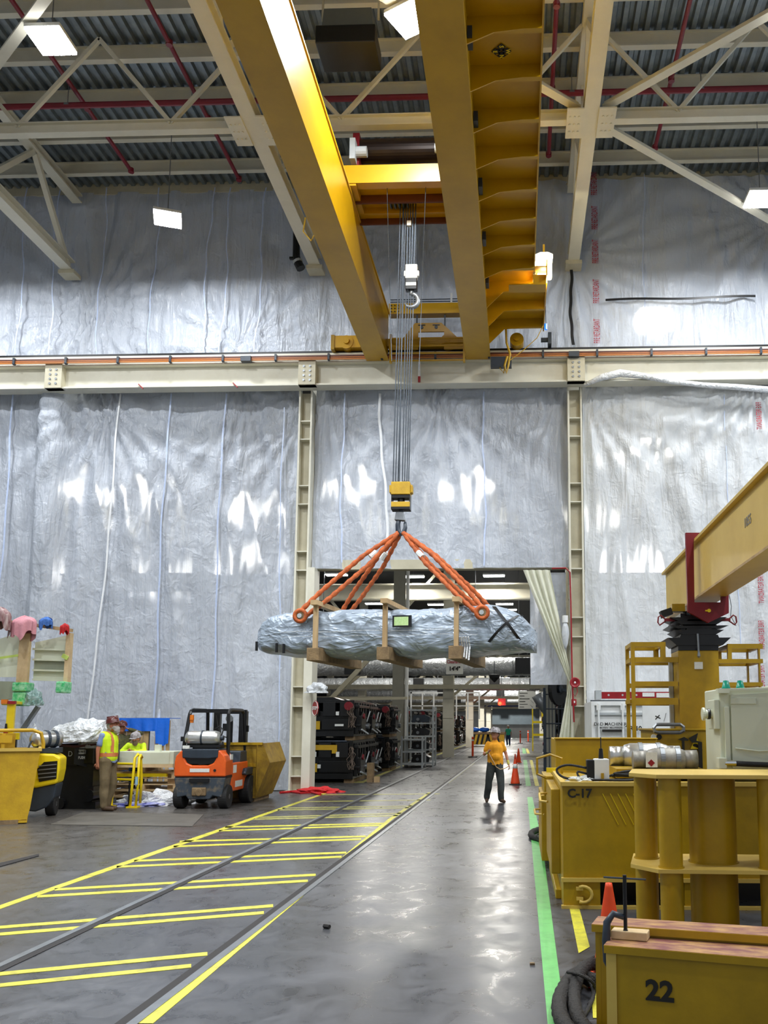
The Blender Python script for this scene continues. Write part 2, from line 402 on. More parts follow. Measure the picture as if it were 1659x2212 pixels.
# ---- floor
fm = bpy.data.materials.new('polished concrete'); fm.use_nodes = True
nt = fm.node_tree; N = nt.nodes; L = nt.links; b = N['Principled BSDF']
tc = N.new('ShaderNodeTexCoord')
def nz(scale, detail, st=(1,1,1), dist=0, rough=.6):
    mp = N.new('ShaderNodeMapping'); mp.inputs['Scale'].default_value = st; L.new(tc.outputs['Object'], mp.inputs[0])
    n = N.new('ShaderNodeTexNoise'); n.inputs['Scale'].default_value = scale; n.inputs['Detail'].default_value = detail
    n.inputs['Distortion'].default_value = dist; n.inputs['Roughness'].default_value = rough
    L.new(mp.outputs[0], n.inputs['Vector']); return n
def rampn(src, stops):
    r = N.new('ShaderNodeValToRGB'); e = r.color_ramp.elements
    while len(e) < len(stops): e.new(.5)
    for q,(p,c) in zip(e, stops): q.position = p; q.color = c if len(c) == 4 else tuple(c)+(1,)
    L.new(src, r.inputs['Fac']); return r
def mixc(fac, a, bb, mode='MIX'):
    x = N.new('ShaderNodeMixRGB'); x.blend_type = mode
    for i,q in ((0,fac),(1,a),(2,bb)):
        if hasattr(q,'is_linked') or hasattr(q,'links'): L.new(q, x.inputs[i])
        else: x.inputs[i].default_value = q
    return x.outputs[0]
n1 = nz(.55, 6, (1,1,1), .4); n2 = nz(3.2, 7, (1,.8,1), .8, .7); n3 = nz(7, 4, (.5,2.2,1), 1.2)
base = rampn(n1.outputs['Fac'], [(.3,lin('3a3b3d')),(.55,lin('4b4c50')),(.75,lin('5d5e62'))]).outputs[0]
st = rampn(n2.outputs['Fac'], [(.35,(.55,.55,.55)),(.5,(1,1,1)),(.66,(1.35,1.34,1.32))]).outputs[0]
c0 = mixc(1.0, base, st, 'MULTIPLY')
# dusty tan concrete towards the left-hand work area
sx = N.new('ShaderNodeSeparateXYZ'); L.new(tc.outputs['Object'], sx.inputs[0])
ma = N.new('ShaderNodeMath'); ma.operation = 'MULTIPLY_ADD'; ma.inputs[1].default_value = 4.0; ma.inputs[2].default_value = 0
L.new(n1.outputs['Fac'], ma.inputs[0])
mb_ = N.new('ShaderNodeMath'); mb_.operation = 'ADD'; L.new(sx.outputs['X'], mb_.inputs[0]); L.new(ma.outputs[0], mb_.inputs[1])
mr = N.new('ShaderNodeMapRange'); mr.inputs['From Min'].default_value = -1.6; mr.inputs['From Max'].default_value = -5.2; L.new(mb_.outputs[0], mr.inputs[0])
mm = N.new('ShaderNodeMath'); mm.operation = 'MULTIPLY'; mm.inputs[1].default_value = .55; L.new(mr.outputs[0], mm.inputs[0])
c1 = mixc(mm.outputs[0], c0, lin('5a544b'))
scf = rampn(n3.outputs['Fac'], [(.62,(0,0,0)),(.72,(.5,.5,.5))]).outputs[0]
c2 = mixc(scf, c1, lin('66676b'))
L.new(c2, b.inputs['Base Color'])
rr = rampn(n2.outputs['Fac'], [(.3,(.22,.22,.22)),(.7,(.42,.42,.42))]).outputs[0]
L.new(rr, b.inputs['Roughness']); b.inputs['Specular IOR Level'].default_value = .42
bp = N.new('ShaderNodeBump'); bp.inputs['Strength'].default_value = .12; bp.inputs['Distance'].default_value = .004
L.new(n2.outputs['Fac'], bp.inputs['Height']); L.new(bp.outputs[0], b.inputs['Normal'])
struct(MB().box(-34,26,-6,165,-.3,0).build('floor', fm))
# ---- roof deck (corrugated steel) over this hall
ZD = 18.55
q = MB(); pts = []
x = -26.0
while x < 20:
    pts += [(x,ZD),(x+.11,ZD),(x+.15,ZD+.09),(x+.24,ZD+.09)]; x += .28
vs = []
for px,pz in pts: vs += [(px,-3,pz),(px,WY+.6,pz)]
q.add(vs, [(2*i,2*i+1,2*i+3,2*i+2) for i in range(len(pts)-1)])
q.box(-26,20,-3,WY+.6,ZD+.3,ZD+.5)
struct(q.build('ceiling', M['deck']))
# roof purlins running across
for k in range(15):
    Y = 24.0-1.48*k
    o = MB().ib((-24,Y,ZD-.2),(18,Y,ZD-.2),.16,.38,.03).build('roof_purlin', M['cream'])
    tag(o, 'cream roof purlin under the corrugated deck, %s out from the plastic-covered end wall' % ORD[k], 'roof beam', 'cream purlins under the roof deck')
# end fascia above the sheets; dark panel added to darken the upper sheets
struct(MB().box(-34,26,WY+1.2,WY+1.5,16.2,19.2).build('wall_added_backing', mat('added dark backing','5a6066',.7,col2='4a5056')))
struct(MB().box(-34,26,WY-.02,WY+.1,ZD-.25,ZD+.1).build('trim_1', M['creamd']))
struct(MB().box(-24.3,-24,-3,WY,0,ZD+.5).build('wall_left', mat('pale cladding','b8bec4',.6)))
struct(MB().box(16,16.3,-3,WY,0,ZD+.5).build('wall_right', mat('pale cladding','b8bec4',.6)))
# ---- main roof trusses along the hall
def truss(X, lab):
    t = thing('roof_truss', lab, 'roof truss', (X,0,0), 0, 'main roof trusses')
    MB().box(-.17,.17,-2,24.8,15.52,15.56).box(-.17,.17,-2,24.8,15.82,15.86).box(-.02,.02,-2,24.8,15.56,15.82).build('bottom_chord', M['cream'], t)
    MB().box(-.15,.15,-2,25,17.9,17.94).box(-.02,.02,-2,25,17.94,18.12).box(-.15,.15,-2,25,18.12,18.16).build('top_chord', M['cream'], t)
    y = 24.6; up = True; i = 0
    while y > 0:
        y2 = y-2.05
        if up: a,b_ = (0,y,15.8),(0,y2,17.95)
        else: a,b_ = (0,y,17.95),(0,y2,15.8)
        MB().bar(a,b_,.14,.14).build('web_member', M['cream'], t)
        if i % 3 == 1: MB().bar((0,y2,15.8),(0,y2,17.95),.1,.1).build('web_member', M['cream'], t)
        up = not up; y = y2; i += 1
    MB().box(-.24,.24,24.6,25.05,15.4,15.52).build('bearing_seat', M['creamd'], t)
    # gusset plates where the cross bracing meets
    g = MB()
    for s_ in (-1,1):
        g.box(min(s_*.17,s_*.55),max(s_*.17,s_*.55),18.1,19.1,15.49,15.52)
        for i in range(3):
            for j in range(3): g.cyl((s_*(.27+.1*i),18.35+.25*j,15.465),(s_*(.27+.1*i),18.35+.25*j,15.495),.025,n=6)
    g.build('gusset_plate', M['cream'], t)
    return t
COLX = [-13.6,-6.1,1.7,9.4]
truss(-13.6, 'cream steel roof truss at the far left, over the wrapped column')
truss(-6.05, 'cream steel roof truss just left of the yellow crane girders')
truss(1.7, 'cream steel roof truss just right of the crane walkway')
truss(9.4, 'cream steel roof truss beyond the right edge of the hall bay')
# cross trusses in X at Y=18.6
def cross(x0, x1, lab):
    t = thing('cross_truss', lab, 'bracing', (x0,18.6,0), 0, 'struts between the roof trusses')
    w_ = x1-x0
    MB().ib((.2,0,15.66),(w_-.2,0,15.66),.2,.28,.03).build('bottom_strut', M['cream'], t)
    n = 4; s_ = (w_-.3)/n
    for k in range(n):
        a = .15+k*s_; b_ = a+s_
        p,q_ = ((a,0,15.75),(b_,0,17.95)) if k%2 == 1 else ((a,0,17.95),(b_,0,15.75))
        MB().bar(p,q_,.09,.09).build('web_member', M['cream'], t)
    return t
cross(-13.6,-6.05,'cream zigzag strut truss left of the crane, spanning between two roof trusses')
cross(-6.05,1.7,'cream zigzag strut truss passing above the crane girders')
cross(1.7,9.4,'cream zigzag strut truss right of the crane walkway')
cross(-21,-13.6,'cream zigzag strut truss at the far left edge')
def hbrace(a, b_, lab):
    o = MB().bar(a,b_,.2,.05).bar((a[0],a[1],a[2]+.07),(b_[0],b_[1],b_[2]+.07),.05,.12).build('roof_brace', M['cream'])
    tag(o, lab, 'bracing', 'flat diagonal roof braces')
zb = 15.66
hbrace((2.0,18.9,zb),(9.0,24.6,zb),'cream flat diagonal brace running down to the high bay lamp on the right')
hbrace((2.0,18.3,zb),(9.1,12.3,zb),'cream flat diagonal brace rising from the bolted plate to the upper right')
hbrace((1.4,18.3,zb),(-5.7,12.5,zb),'cream flat diagonal brace left of the right-hand truss, behind the crane')
hbrace((-13.5,18.3,zb),(-20,12.5,zb),'cream flat diagonal brace at the upper left corner')
hbrace((-13.0,18.3,zb),(-6,12.4,zb),'cream flat diagonal brace rising behind the upper left lamp')
hbrace((-13.5,18.9,zb),(-20,24.4,zb),'cream flat diagonal brace at the far left, low')
# ---- sprinkler pipes
sp = thing('sprinkler_pipe', 'red sprinkler main running across under the roof', 'pipe', (0,20.2,17.5), 0)
MB().cyl((-24,0,0),(16,0,0),.075,n=10).build('main_pipe', M['pipe'], sp)
for k in range(12):
    MB().cyl((-21+3.2*k,0,-.02),(-21+3.2*k,0,.02),.1,n=10).cyl((-21+3.2*k,0,0),(-21+3.2*k,0,.6),.012,n=5).build('pipe_clamp', M['grey'], sp)
for X,y1,lb in ((-11.15,23.4,'far left, over the first hanging lamp'),(-8.15,23.9,'left, over the second hanging lamp'),(-2.1,22.0,'between the two crane girders'),(.92,23.1,'just right of the crane walkway'),(3.87,22.9,'right, crossing the diagonal braces')):
    t = MB().cyl((X,-1,17.8),(X,y1,17.8),.055,n=8)
    for k in range(6): t.cyl((X,y1-.1-2.6*k,17.74),(X,y1-.1-2.6*k,17.86),.08,n=8)
    tag(t.build('sprinkler_branch', M['pipe']), 'red sprinkler branch pipe %s' % lb, 'pipe', 'red sprinkler branch pipes')
# ---- runway beam with rail and conductor bars
RB = 24.55
zr0 = P(560,838,RB).z; zr1 = P(560,790,RB).z
rb = thing('runway_beam', 'deep cream crane runway beam crossing the end wall', 'beam', (0,RB,.24))
MB().box(-24,16,-.22,.22,11.42,11.47).box(-24,16,-.025,.025,11.47,12.1).box(-24,16,-.22,.22,12.1,12.15).build('beam', M['cream'], rb)
MB().box(-24,16,-.16,.16,12.15,12.19).box(-24,16,-.14,.02,12.19,12.42).build('channel_cap', M['cream'], rb)
MB().box(-24,16,-.06,.06,12.42,12.52).build('rail', M['black'], rb)
for k,cn in enumerate(('b8702c','a8602a','5c2c20')):
    MB().box(-24,16,-.36,-.32,12.13+.05*k,12.165+.05*k).build('conductor_bar', mat('conductor %d'%k, cn, .4), rb)
for k in range(22):
    X = -22.5+1.55*k
    MB().bar((X,-.23,12.2),(X,-.4,12.1),.03,.05).box(X-.03,X+.03,-.4,-.3,12.1,12.3).build('conductor_bracket', M['dark'], rb)
for X in COLX[:3]:
    g = MB().box(X-.25,X+.25,-.28,-.02,11.42,12.15)
    g.build('splice_plate', M['creamd'], rb)
    g = MB()
    for i in range(2):
        for j in range(4): g.cyl((X-.09+.18*i,-.3,11.55+.14*j),(X-.09+.18*i,-.27,11.55+.14*j),.035,n=6)
    g.build('bolt', M['grey'], rb)
for u in (540, 1238):
    p = P(u,778,RB); MB().box(p.x-.15,p.x+.15,-.42,-.25,12.1,12.25).build('feed_box', M['dark'], rb)
for u in (313,515):
    p = P(u,838,RB); MB().bar((p.x-.08,-.25,11.5),(p.x+.06,-.25,11.36),.05,.03).build('clip', M['red'], rb)
MB().box(-2.86,-2.79,-.26,-.2,11.62,12.1).build('conduit', M['white'], rb)
MB().box(-2.86,-2.79,-.27,-.21,11.45,11.62).build('conduit_end', M['red'], rb)
# ---- steel columns in the end wall
def column(X, lab, wide=.42, zt=11.66, Y=24.95, jamb=False):
    t = thing('steel_column', lab, 'column', (X,Y,0), 0, 'cream steel columns of the end wall')
    h = wide/2
    MB().box(-h,-h+.05,-.2,.25,0,zt).build('flange', M['cream'], t); MB().box(h-.05,h,-.2,.25,0,zt).build('flange', M['cream'], t)
    MB().box(-h+.05,h-.05,.05,.08,0,zt).build('web', M['creamd'], t)
    z = .42; i = 0
    while z < zt-.4:
        for dz in (0,.55):
            MB().box(-h+.05,h-.05,-.17,.05,z+dz,z+dz+.03).build('stiffener_plate', M['cream'], t)
        z += 1.95
    MB().box(-h-.1,h+.1,-.3,.3,0,.04).build('base_plate', M['creamd'], t)
    return t
column(-13.9,'cream steel column at the left, mostly wrapped in plastic sheet')
column(-6.23,'cream steel column left of the opening, behind the yellow bollard', .4)
column(1.68,'cream steel column right of the opening, with the red horn on it', .42)
# door jambs and header of the opening
XL, XR, ZH = -6.03, 1.45, 6.36
struct(MB().box(XL,XL+.19,24.75,25.4,0,ZH).build('trim_2', M['cream']))
struct(MB().box(XR-.06,XR,25.1,25.5,0,ZH).build('trim_3', M['creamd']))
struct(MB().box(XL,XR,25.15,25.45,ZH,ZH+.28).build('trim_4', M['creamd']))
# upper building columns seen behind the upper sheets
for X in COLX:
    o = MB().ib((X,WY+.6,11.7),(X,WY+.6,18.2),.35,.35,.04,up=(0,1,0)).build('upper_column', M['cream'])
    tag(o, 'pale column above the crane rail, dim behind the sheeting, at the truss %s' % ['far left','left of the crane','right of the crane','beyond the right edge'][COLX.index(X)], 'column', 'upper columns behind the sheets')
# ---- polythene sheets
FILM = film('polythene sheet','d9e0ec', .15); FILMW = film('whiter polythene sheet','e8ecf0', .1, .4, .3)
def sheet(name, x0, x1, z0, z1, Y, m, lab, amp=.09, seed=0, nx=None, nz_=None, gather=None, bulge=None):
    nx = nx or int((x1-x0)*16); nz_ = nz_ or int((z1-z0)*7)
    def fn(s_, t_):
        x = x0+(x1-x0)*s_; z = z0+(z1-z0)*t_
        a = abs(noise.noise(Vector((x*1.1+.18*z+seed, z*.13, seed))))
        b_ = abs(noise.noise(Vector((x*3.1-.25*z+seed*2, z*.3, seed+3))))
        d = amp*(1-2.2*a)+amp*.45*(1-2*b_)
        d += .03*noise.noise(Vector((x*2,z*2.2,seed)))
        if gather:
            for gx,gz,gs in gather:
                dx = x-gx; dz = gz-z; r_ = math.hypot(dx,dz)+.2
                th = math.atan2(dx,dz+.1); d += gs*.07*math.sin(th*22+seed)*math.exp(-r_/3.2)
        yy = Y-d
        if bulge:
            for bx,bw,bd in bulge:
                yy -= bd*math.exp(-((x-bx)/bw)**4)
        return (x, yy, z)
    o = MB().grid(nx, nz_, fn).build(name, m, smooth=True)
    return tag(o, lab, 'plastic sheet', 'plastic sheets closing the end wall')
s1 = sheet('plastic_sheet', -20, -6.45, .03, 12.3, WY+.05, FILM, 'tall milky plastic sheet left of the opening, behind the forklift', .1, 3.1, gather=[(-12.4,11.4,1.4),(-8.2,11.6,1),(-6.4,11,1)], bulge=[(-13.9,.42,.55)])
s2 = sheet('plastic_sheet', XL+.02, XR+.05, ZH+.02, 12.3, WY-.02, FILM, 'square plastic sheet above the opening, behind the hoist ropes', .07, 8.4, gather=[(-2.3,11.5,1.3),(-5.7,11.4,1),(1.2,11.4,1)])
s3 = sheet('plastic_sheet', 1.92, 15.8, .03, 12.3, WY-.1, FILMW, 'bright white plastic sheet right of the opening, behind the gantry', .12, 5.2, gather=[(7,12,1.6),(2,11.4,1)])
s4 = sheet('plastic_sheet', -23, -.25, 12.6, 18.35, WY+.05, FILM, 'upper plastic sheet left of the crane, above the crane rail', .08, 12.7, gather=[(-8.4,13,1.3),(-13,14.4,1),(-3,16.5,1)])
s5 = sheet('plastic_sheet', -.25, 15.8, 12.6, 18.4, WY-.05, FILM, 'upper plastic sheet right of the crane, printed with red lettering', .08, 17.3, gather=[(1.6,15.8,1),(8,17,1)])
def seam(par, u0, v0, u1, v1, Y, m, w_=.05, wob=.04, nm='seam'):
    a = P(u0,v0,Y); b_ = P(u1,v1,Y); pr = []
    for i in range(41):
        t = i/40; p = a.lerp(b_,t); p.x += wob*math.sin(t*7+u0)+wob*.4*math.sin(t*23+v0)
        pr.append(((p.x-w_/2,p.y,p.z),(p.x+w_/2,p.y,p.z)))
    MB().quadstrip(pr, 0).build(nm, m, par, sol=.006)
YS = WY-.2
seam(s1,262,850,190,1590,YS,M['seamw']); seam(s1,366,850,330,1560,YS,M['seam'],.045); seam(s1,486,850,455,1570,YS,M['seam'],.045)
seam(s1,30,850,-20,1500,YS,M['seam']); seam(s1,612,880,598,1690,YS,M['seam'],.03)
seam(s2,820,850,838,1215,YS,M['seamw'],.07); seam(s2,1046,846,1046,1222,YS,M['seam'],.04); seam(s2,742,850,736,1215,YS,M['seam'],.04)
for u in (60,128,232,345,460,500,575): seam(s4,u,405,u-25,765,YS,M['seam'],.035,.06)
seam(s5,1232,562,1236,745,WY-.25,M['tape'],.09,.03,'black_tape')
seam(s5,1390,375,1392,745,YS,M['seam'],.02); seam(s3,1560,850,1600,1400,YS,M['seam'],.02)
a = P(1308,648,WY-.28); c_ = P(1632,640,WY-.28)
pr = []
for i in range(21):
    t = i/20; p = a.lerp(c_,t); p.z += .02*math.sin(t*9)
    pr.append(((p.x,p.y,p.z-.035),(p.x,p.y,p.z+.035)))
MB().quadstrip(pr,0).build('black_tape', M['tape'], s5, sol=.006)
for v in (396,470,543,629,715):
    p = P(1283+(v-375)*.02, v, WY-.24)
    text('FIRE RETARDANT', .26, M['redink'], s5, (p.x,p.y,p.z), (PI/2,-PI/2,0), 'red_lettering', bold=.01, sx=.37)
for v in (898,1272,1372,1470):
    p = P(1640+(v-900)*.012, v, WY-.3)
    text('FIRE RETARDANT', .22, M['redink'], s3, (p.x,p.y,p.z), (PI/2,PI/2,PI), 'red_lettering', bold=.01, sx=.48)
# rolled edge of the right-hand sheet along the runway beam
pts = [P(u,v,24.25) for u,v in ((1262,832),(1300,815),(1340,806),(1390,812),(1450,824),(1520,832),(1590,836),(1659,842))]
tag(MB().tube(pts,[.05,.1,.12,.09,.08,.08,.09,.1],8).build('sheet_roll', M['poly'], smooth=True),'rolled edge of plastic sheet lying along the runway beam at right','plastic sheet')
# gathered curtain at the right of the opening + film panel behind it
def fn(s_,t_):
    tp = P(1130,1240,24.85); tq = P(1188,1242,24.85); mp_ = P(1236,1478,24.85)
    z = 6.25-t_*6.2
    zt = mp_.z
    if z > zt:
        k = (z-zt)/(6.25-zt); k = k**.95
        xl = mp_.x-.06+(tp.x-mp_.x+.06)*k; xr = mp_.x+.02+(tq.x-mp_.x-.02)*k
    else:
        k = (zt-z)/zt; xl = mp_.x-.1-.3*min(1,k*1.9); xr = mp_.x+.04+.0*k
    x = xl+(xr-xl)*s_
    return (x, 24.85-.07*abs(math.sin(s_*PI*4+.6*math.sin(z*1.3)))*(.4+k)-.03*noise.noise(Vector((s_*8,z,1))), z)
tag(MB().grid(70,70,fn).build('gathered_curtain', M['curtain'], smooth=True),'cream curtain tied back at the right side of the opening','curtain')
sheet('plastic_sheet', .35, 1.42, 3.0, 6.26, WY+.12, FILM, 'narrow plastic panel behind the tied-back cream curtain', .04, 2.2)
# ---- floor markings
def line(pl, pr_, m, lab, grp='painted floor lines', z=.004, n=1):
    s_ = MB(); k = len(pl); vs = []
    for a,b_ in zip(pl,pr_): vs += [(a[0],a[1],z),(b_[0],b_[1],z)]
    for a,b_ in zip(pl,pr_): vs += [(a[0],a[1],.0005),(b_[0],b_[1],.0005)]
    fs = [(2*i,2*i+1,2*i+3,2*i+2) for i in range(k-1)]
    o_ = 2*k
    fs += [(2*i,2*i+2,o_+2*i+2,o_+2*i) for i in range(k-1)]+[(2*i+1,o_+2*i+1,o_+2*i+3,2*i+3) for i in range(k-1)]
    s_.add(vs, fs); return tag(s_.build('floor_line', m), lab, 'floor line', grp)
line([G(1178,2330),G(1183,2212),G(1148,1820),G(1139,1722)],[G(1234,2330),G(1222,2212),G(1171,1820),G(1150,1722)],M['linegreen'],'long green walkway stripe in the foreground')
line([G(1136,1698),G(1130,1642)],[G(1147,1698),G(1138,1642)],M['linegreen'],'short green stripe beside the orange cones')
line([G(1129,1628),G(1128,1616)],[G(1137,1628),G(1134,1616)],M['linegreen'],'farthest green stripe, beyond the cones')
line([G(1250,2060),G(1228,1950)],[G(1274,2046),G(1248,1950)],M['liney'],'short yellow stripe between power unit and stacked yellow beams')
line([G(1281,2200),G(1276,2120)],[G(1320,2200),G(1300,2120)],M['liney'],'yellow stripe piece under the black hoses')
line([G(1185,1795),G(1163,1720)],[G(1196,1795),G(1174,1720)],M['liney'],'yellow stripe beside the power unit side hatch')
line([G(1156,1698),G(1144,1642)],[G(1165,1698),G(1150,1642)],M['liney'],'short yellow stripe right of the green one by the cones')
line([G(1139,1628),G(1135,1617)],[G(1145,1628),G(1140,1617)],M['liney'],'farthest yellow stripe beside black racks')
line([G(-60,1987),G(0,1956),G(360,1830),G(716,1707)],[G(-60,1996),G(0,1964),G(372,1833),G(722,1708)],M['liney'],'long yellow boundary line left of the rails')
line([G(296,2212),G(530,2022),G(700,1884),G(838,1770),G(925,1712)],[G(330,2212),G(553,2022),G(716,1884),G(848,1770),G(932,1712)],M['liney'],'wide worn yellow line along the right-hand rail')
line([G(960,1692),G(1018,1648)],[G(970,1692),G(1026,1648)],M['liney2'],'faded yellow line piece beyond the hatching, by the rail')
line([G(672,1689),G(785,1691),G(900,1643)],[G(672,1686),G(783,1687),G(898,1641)],M['liney2'],'pale yellow border around the first black machine stack')
line([G(925,1636),G(1010,1606)],[G(927,1638.5),G(1014,1608)],M['liney2'],'pale yellow border along the farther machine row')
# hatch: pairs of thin yellow stripes between boundary line and right-hand rail
def onbound(y): return (1961-y)*2.852
def onrail(y): return 250+1.358*(2212-y)
HT = [((0,2105),(448,2061)),((0,2130),(413,2087)),((0,2003),(590,1957)),((0,2018),(570,1972)),
 ((118,1922),(682,1890)),((80,1937),(665,1903)),((290,1860),(748,1842)),((252,1873),(738,1851)),
 ((388,1818),(790,1807)),((375,1829),(780,1813)),((486,1787),(829,1779)),((473,1795),(820,1783)),
 ((560,1766),(868,1757)),((548,1770),(860,1762)),((610,1746),(900,1741)),((600,1750),(893,1745)),((655,1732),(930,1728)),((690,1717),(950,1715))]
for i,((xa,ya),(xb,yb)) in enumerate(HT):
    h = .7+ (ya-1700)/400*3.0
    dx = 60 if xa == 0 else 0
    line([G(xa-dx,ya-h+dx*.09),G(xb,yb-h)],[G(xa-dx,ya+h+dx*.09),G(xb,yb+h)],M['liney'] if i < 12 else M['liney2'],
      'thin yellow hatching stripe across the rails, %s row of the pairs, %s edge' % (ORD[i//2]+' nearest', 'far' if i%2==0 else 'near'),'hatching stripes between rails')
def rail(ps, side, lab):
    t = thing('floor_rail', lab, 'rail', (0,0,0), 0, 'steel rails sunk in the floor')
    a = G(*ps[0]); c_ = G(*ps[1]); d = (c_-a).normalized(); a = a-d*3; c_ = a+d*95
    nrm = Vector((d.y,-d.x,0))
    gl = MB(); gl.bar(a+Vector((0,0,.004)),c_+Vector((0,0,.004)),.075,.004); gl.build('flange_groove', M['groove'], t)
    rl = MB(); o_ = nrm*(.075*side)
    rl.bar(a+o_+Vector((0,0,.005)),c_+o_+Vector((0,0,.005)),.07,.008); rl.build('rail_head', M['grey'], t)
rail([(262,2212),(836,1785)],1,'right-hand steel rail sunk in the concrete with a dark groove')
rail([(0,2096),(830,1704)],-1,'left-hand steel rail crossing the yellow hatching')
# steel plate on the floor at the left
pl = [G(108,1782),G(415,1786),G(440,1760),G(180,1755)]
s_ = MB(); s_.add([(p.x,p.y,.012) for p in pl]+[(p.x,p.y,0.001) for p in pl],[(0,1,2,3),(0,4,5,1),(1,5,6,2),(2,6,7,3),(3,7,4,0)])
tag(s_.build('floor_plate', mat('dirty steel plate','5e5a53',.6,col2='47433d',scale=2,mix=.8)),'flat steel plate lying on the floor in front of the man in the vest','plate')
pl = [G(-10,1876),G(84,1850),G(84,1846),G(-10,1868)]
tag(MB().add([(p.x,p.y,.012) for p in pl]+[(p.x,p.y,0.001) for p in pl],[(0,1,2,3),(0,4,5,1),(1,5,6,2),(2,6,7,3),(3,7,4,0)]).build('floor_plate', M['groove']),'dark plate edge on the floor at the far left','plate')
# ================================================================ LAMPS
def lamp_proto():
    t = thing('high_bay_lamp', 'x', 'lamp', (0,0,0), 0, 'high bay lamps')
    MB().box(-.36,.36,-.36,.36,.02,.1).build('housing', M['white'], t, bev=.01)
    f = MB()
    for k in range(6): f.box(-.35+.12*k,-.25+.12*k,-.35,.35,-.03,.02)
    f.build('lens', M['ledw'], t)
    MB().cyl((0,0,.1),(0,0,3.0),.012,n=6).build('hanging_rod', M['grey'], t)
    MB().box(-.1,.1,-.1,.1,.1,.22).build('driver_box', M['lgrey'], t)
    return t
def arealight(par, W, size, col, z=-.06, loc=None, rot=None, sy=None):
    ld = bpy.data.lights.new('lamp_light','AREA'); ld.energy = W; ld.size = size; ld.color = col
    if sy: ld.shape = 'RECTANGLE'; ld.size_y = sy
    lo = bpy.data.objects.new('lamp_light', ld); C.objects.link(lo); lo.parent = par; lo.location = loc or (0,0,z)
    if rot: lo.rotation_euler = rot
    return lo
LP0 = lamp_proto(); arealight(LP0, LAMP_W, .7, (.93,.97,1.0))
spots = [((110,88),15.5,0,'high bay lamp at the upper left corner of the view'),((362,473),15.5,.35,'high bay lamp hanging before the upper left plastic sheet'),
 ((885,42),15.5,-.5,'high bay lamp between the crane girders near the top'),((1642,430),15.5,0,'high bay lamp at the right edge, below the diagonal brace')]
first = True
for (u,v),z,rz,lb in spots:
    p = G(u,v,z); o = LP0 if first else copy_tree(LP0); first = False
    place(o, p, rz, lb)
k = 0
for X,Y in ((-9,10),(-1.9,9),(5.6,15.7),(5.6,10),(-16,16),(-16,22),(-9,4),(-1.9,3),(5.6,4),(12,16),(12,21),(12,8)):
    o = copy_tree(LP0); place(o, (X,Y,15.5), 0, 'high bay lamp above the view, %s %s' % (['left','middle','right'][0 if X<-5 else 1 if X<2 else 2], ['near the camera','further in','over the yellow machinery','far out'][k%4])); k += 1
dim = bpy.data.lights.new('lamp_light','AREA'); dim.energy = LAMP_W*.62; dim.size = .7; dim.color = (.93,.97,1.0)
for o in list(C.objects):   # the row of lamps nearest the end wall runs lower
    if o.type == 'LIGHT' and o.parent and o.parent.name.startswith('high_bay_lamp') and o.parent.location.y > 19: o.data = dim
# lamps of the hall beyond (glow through the sheets)
def lampb(p, lb, W, lens='ledy', s_=1.0):
    t = thing('hall_lamp', lb, 'lamp', p, 0, 'lamps in the hall beyond')
    MB().box(-.5*s_,.5*s_,-.22*s_,.22*s_,.05,.14).build('housing', M['white'], t)
    MB().box(-.48*s_,.48*s_,-.2*s_,.2*s_,0,.05).build('lens', M[lens], t)
    MB().cyl((0,0,.14),(0,0,13.2-p[2]),.015,n=5).build('hanging_rod', M['grey'], t)
    if W: arealight(t, W, .9, (1,.96,.88), -.03)
    return t
for i,(u,v,Y,W) in enumerate([(180,1030,33,HALL_W),(500,1065,33,HALL_W),(240,1075,38,0),(725,1015,33,HALL_W),(1000,1015,33,HALL_W),(780,1075,38,0),(1040,1075,38,0),(1390,945,30,HALL_W*.6),(1320,1065,36,HALL_W*.6),(1418,672,26.2,60),(430,1165,42,260),(270,1195,46,260)]):
    lampb(P(u,v,Y), 'warm lamp glowing through the %s' % ['left sheet beside the wrapped column','left sheet near the pale column','left sheet, small glow under another','middle sheet at its left','middle sheet at its right','middle sheet, lower left glow','middle sheet, lower right glow','right white sheet, higher glow','right white sheet, lower glow','upper right sheet below the black tape','left sheet low, near the dim beam','left sheet low at left'][i], W)
for i,(u,v,Y,W) in enumerate([(893,1247,50,800),(1067,1245,50,800),(808,1305,62,900),(1090,1306,62,900),(822,1320,70,0),(1100,1318,72,0),(727,1243,50,0),(942,1307,64,0)]):
    lampb(P(u,v,Y), 'white lamp seen through the opening, %s' % ['upper row near the big column','upper row at right','lower row above the wrapped load','lower row at right','small one behind the timber','small one beside it at right','upper row at left, behind the sling','lower row between timbers'][i], W, 'ledw', 1.25)
lampb((6.5,43,10.6), 'added unseen lamp high behind the right-hand sheet, brightening the ducts', 450, 'ledw', 1.25)  # extra lamp, out of view, added to brighten the duct fronts
for X,Y in ((-2,88),(-2,112),(-2,138)):
    lampb((X,Y,9), 'distant white lamp over the aisle, hidden by the ducts at %s' % ['the near end','the middle','the far end'][int((Y-88)//24)], 2200, 'ledw', 1.3)
# ================================================================ BEYOND THE OPENING
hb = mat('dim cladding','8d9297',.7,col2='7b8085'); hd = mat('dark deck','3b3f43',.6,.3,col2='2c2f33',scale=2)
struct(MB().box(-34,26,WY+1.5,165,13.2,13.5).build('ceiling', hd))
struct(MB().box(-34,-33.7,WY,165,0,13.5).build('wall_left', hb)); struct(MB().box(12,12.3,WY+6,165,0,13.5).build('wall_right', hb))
struct(MB().box(-34,26,160,160.4,0,13.5).build('wall_far', mat('pale grey cladding','b9c0c5',.6)))
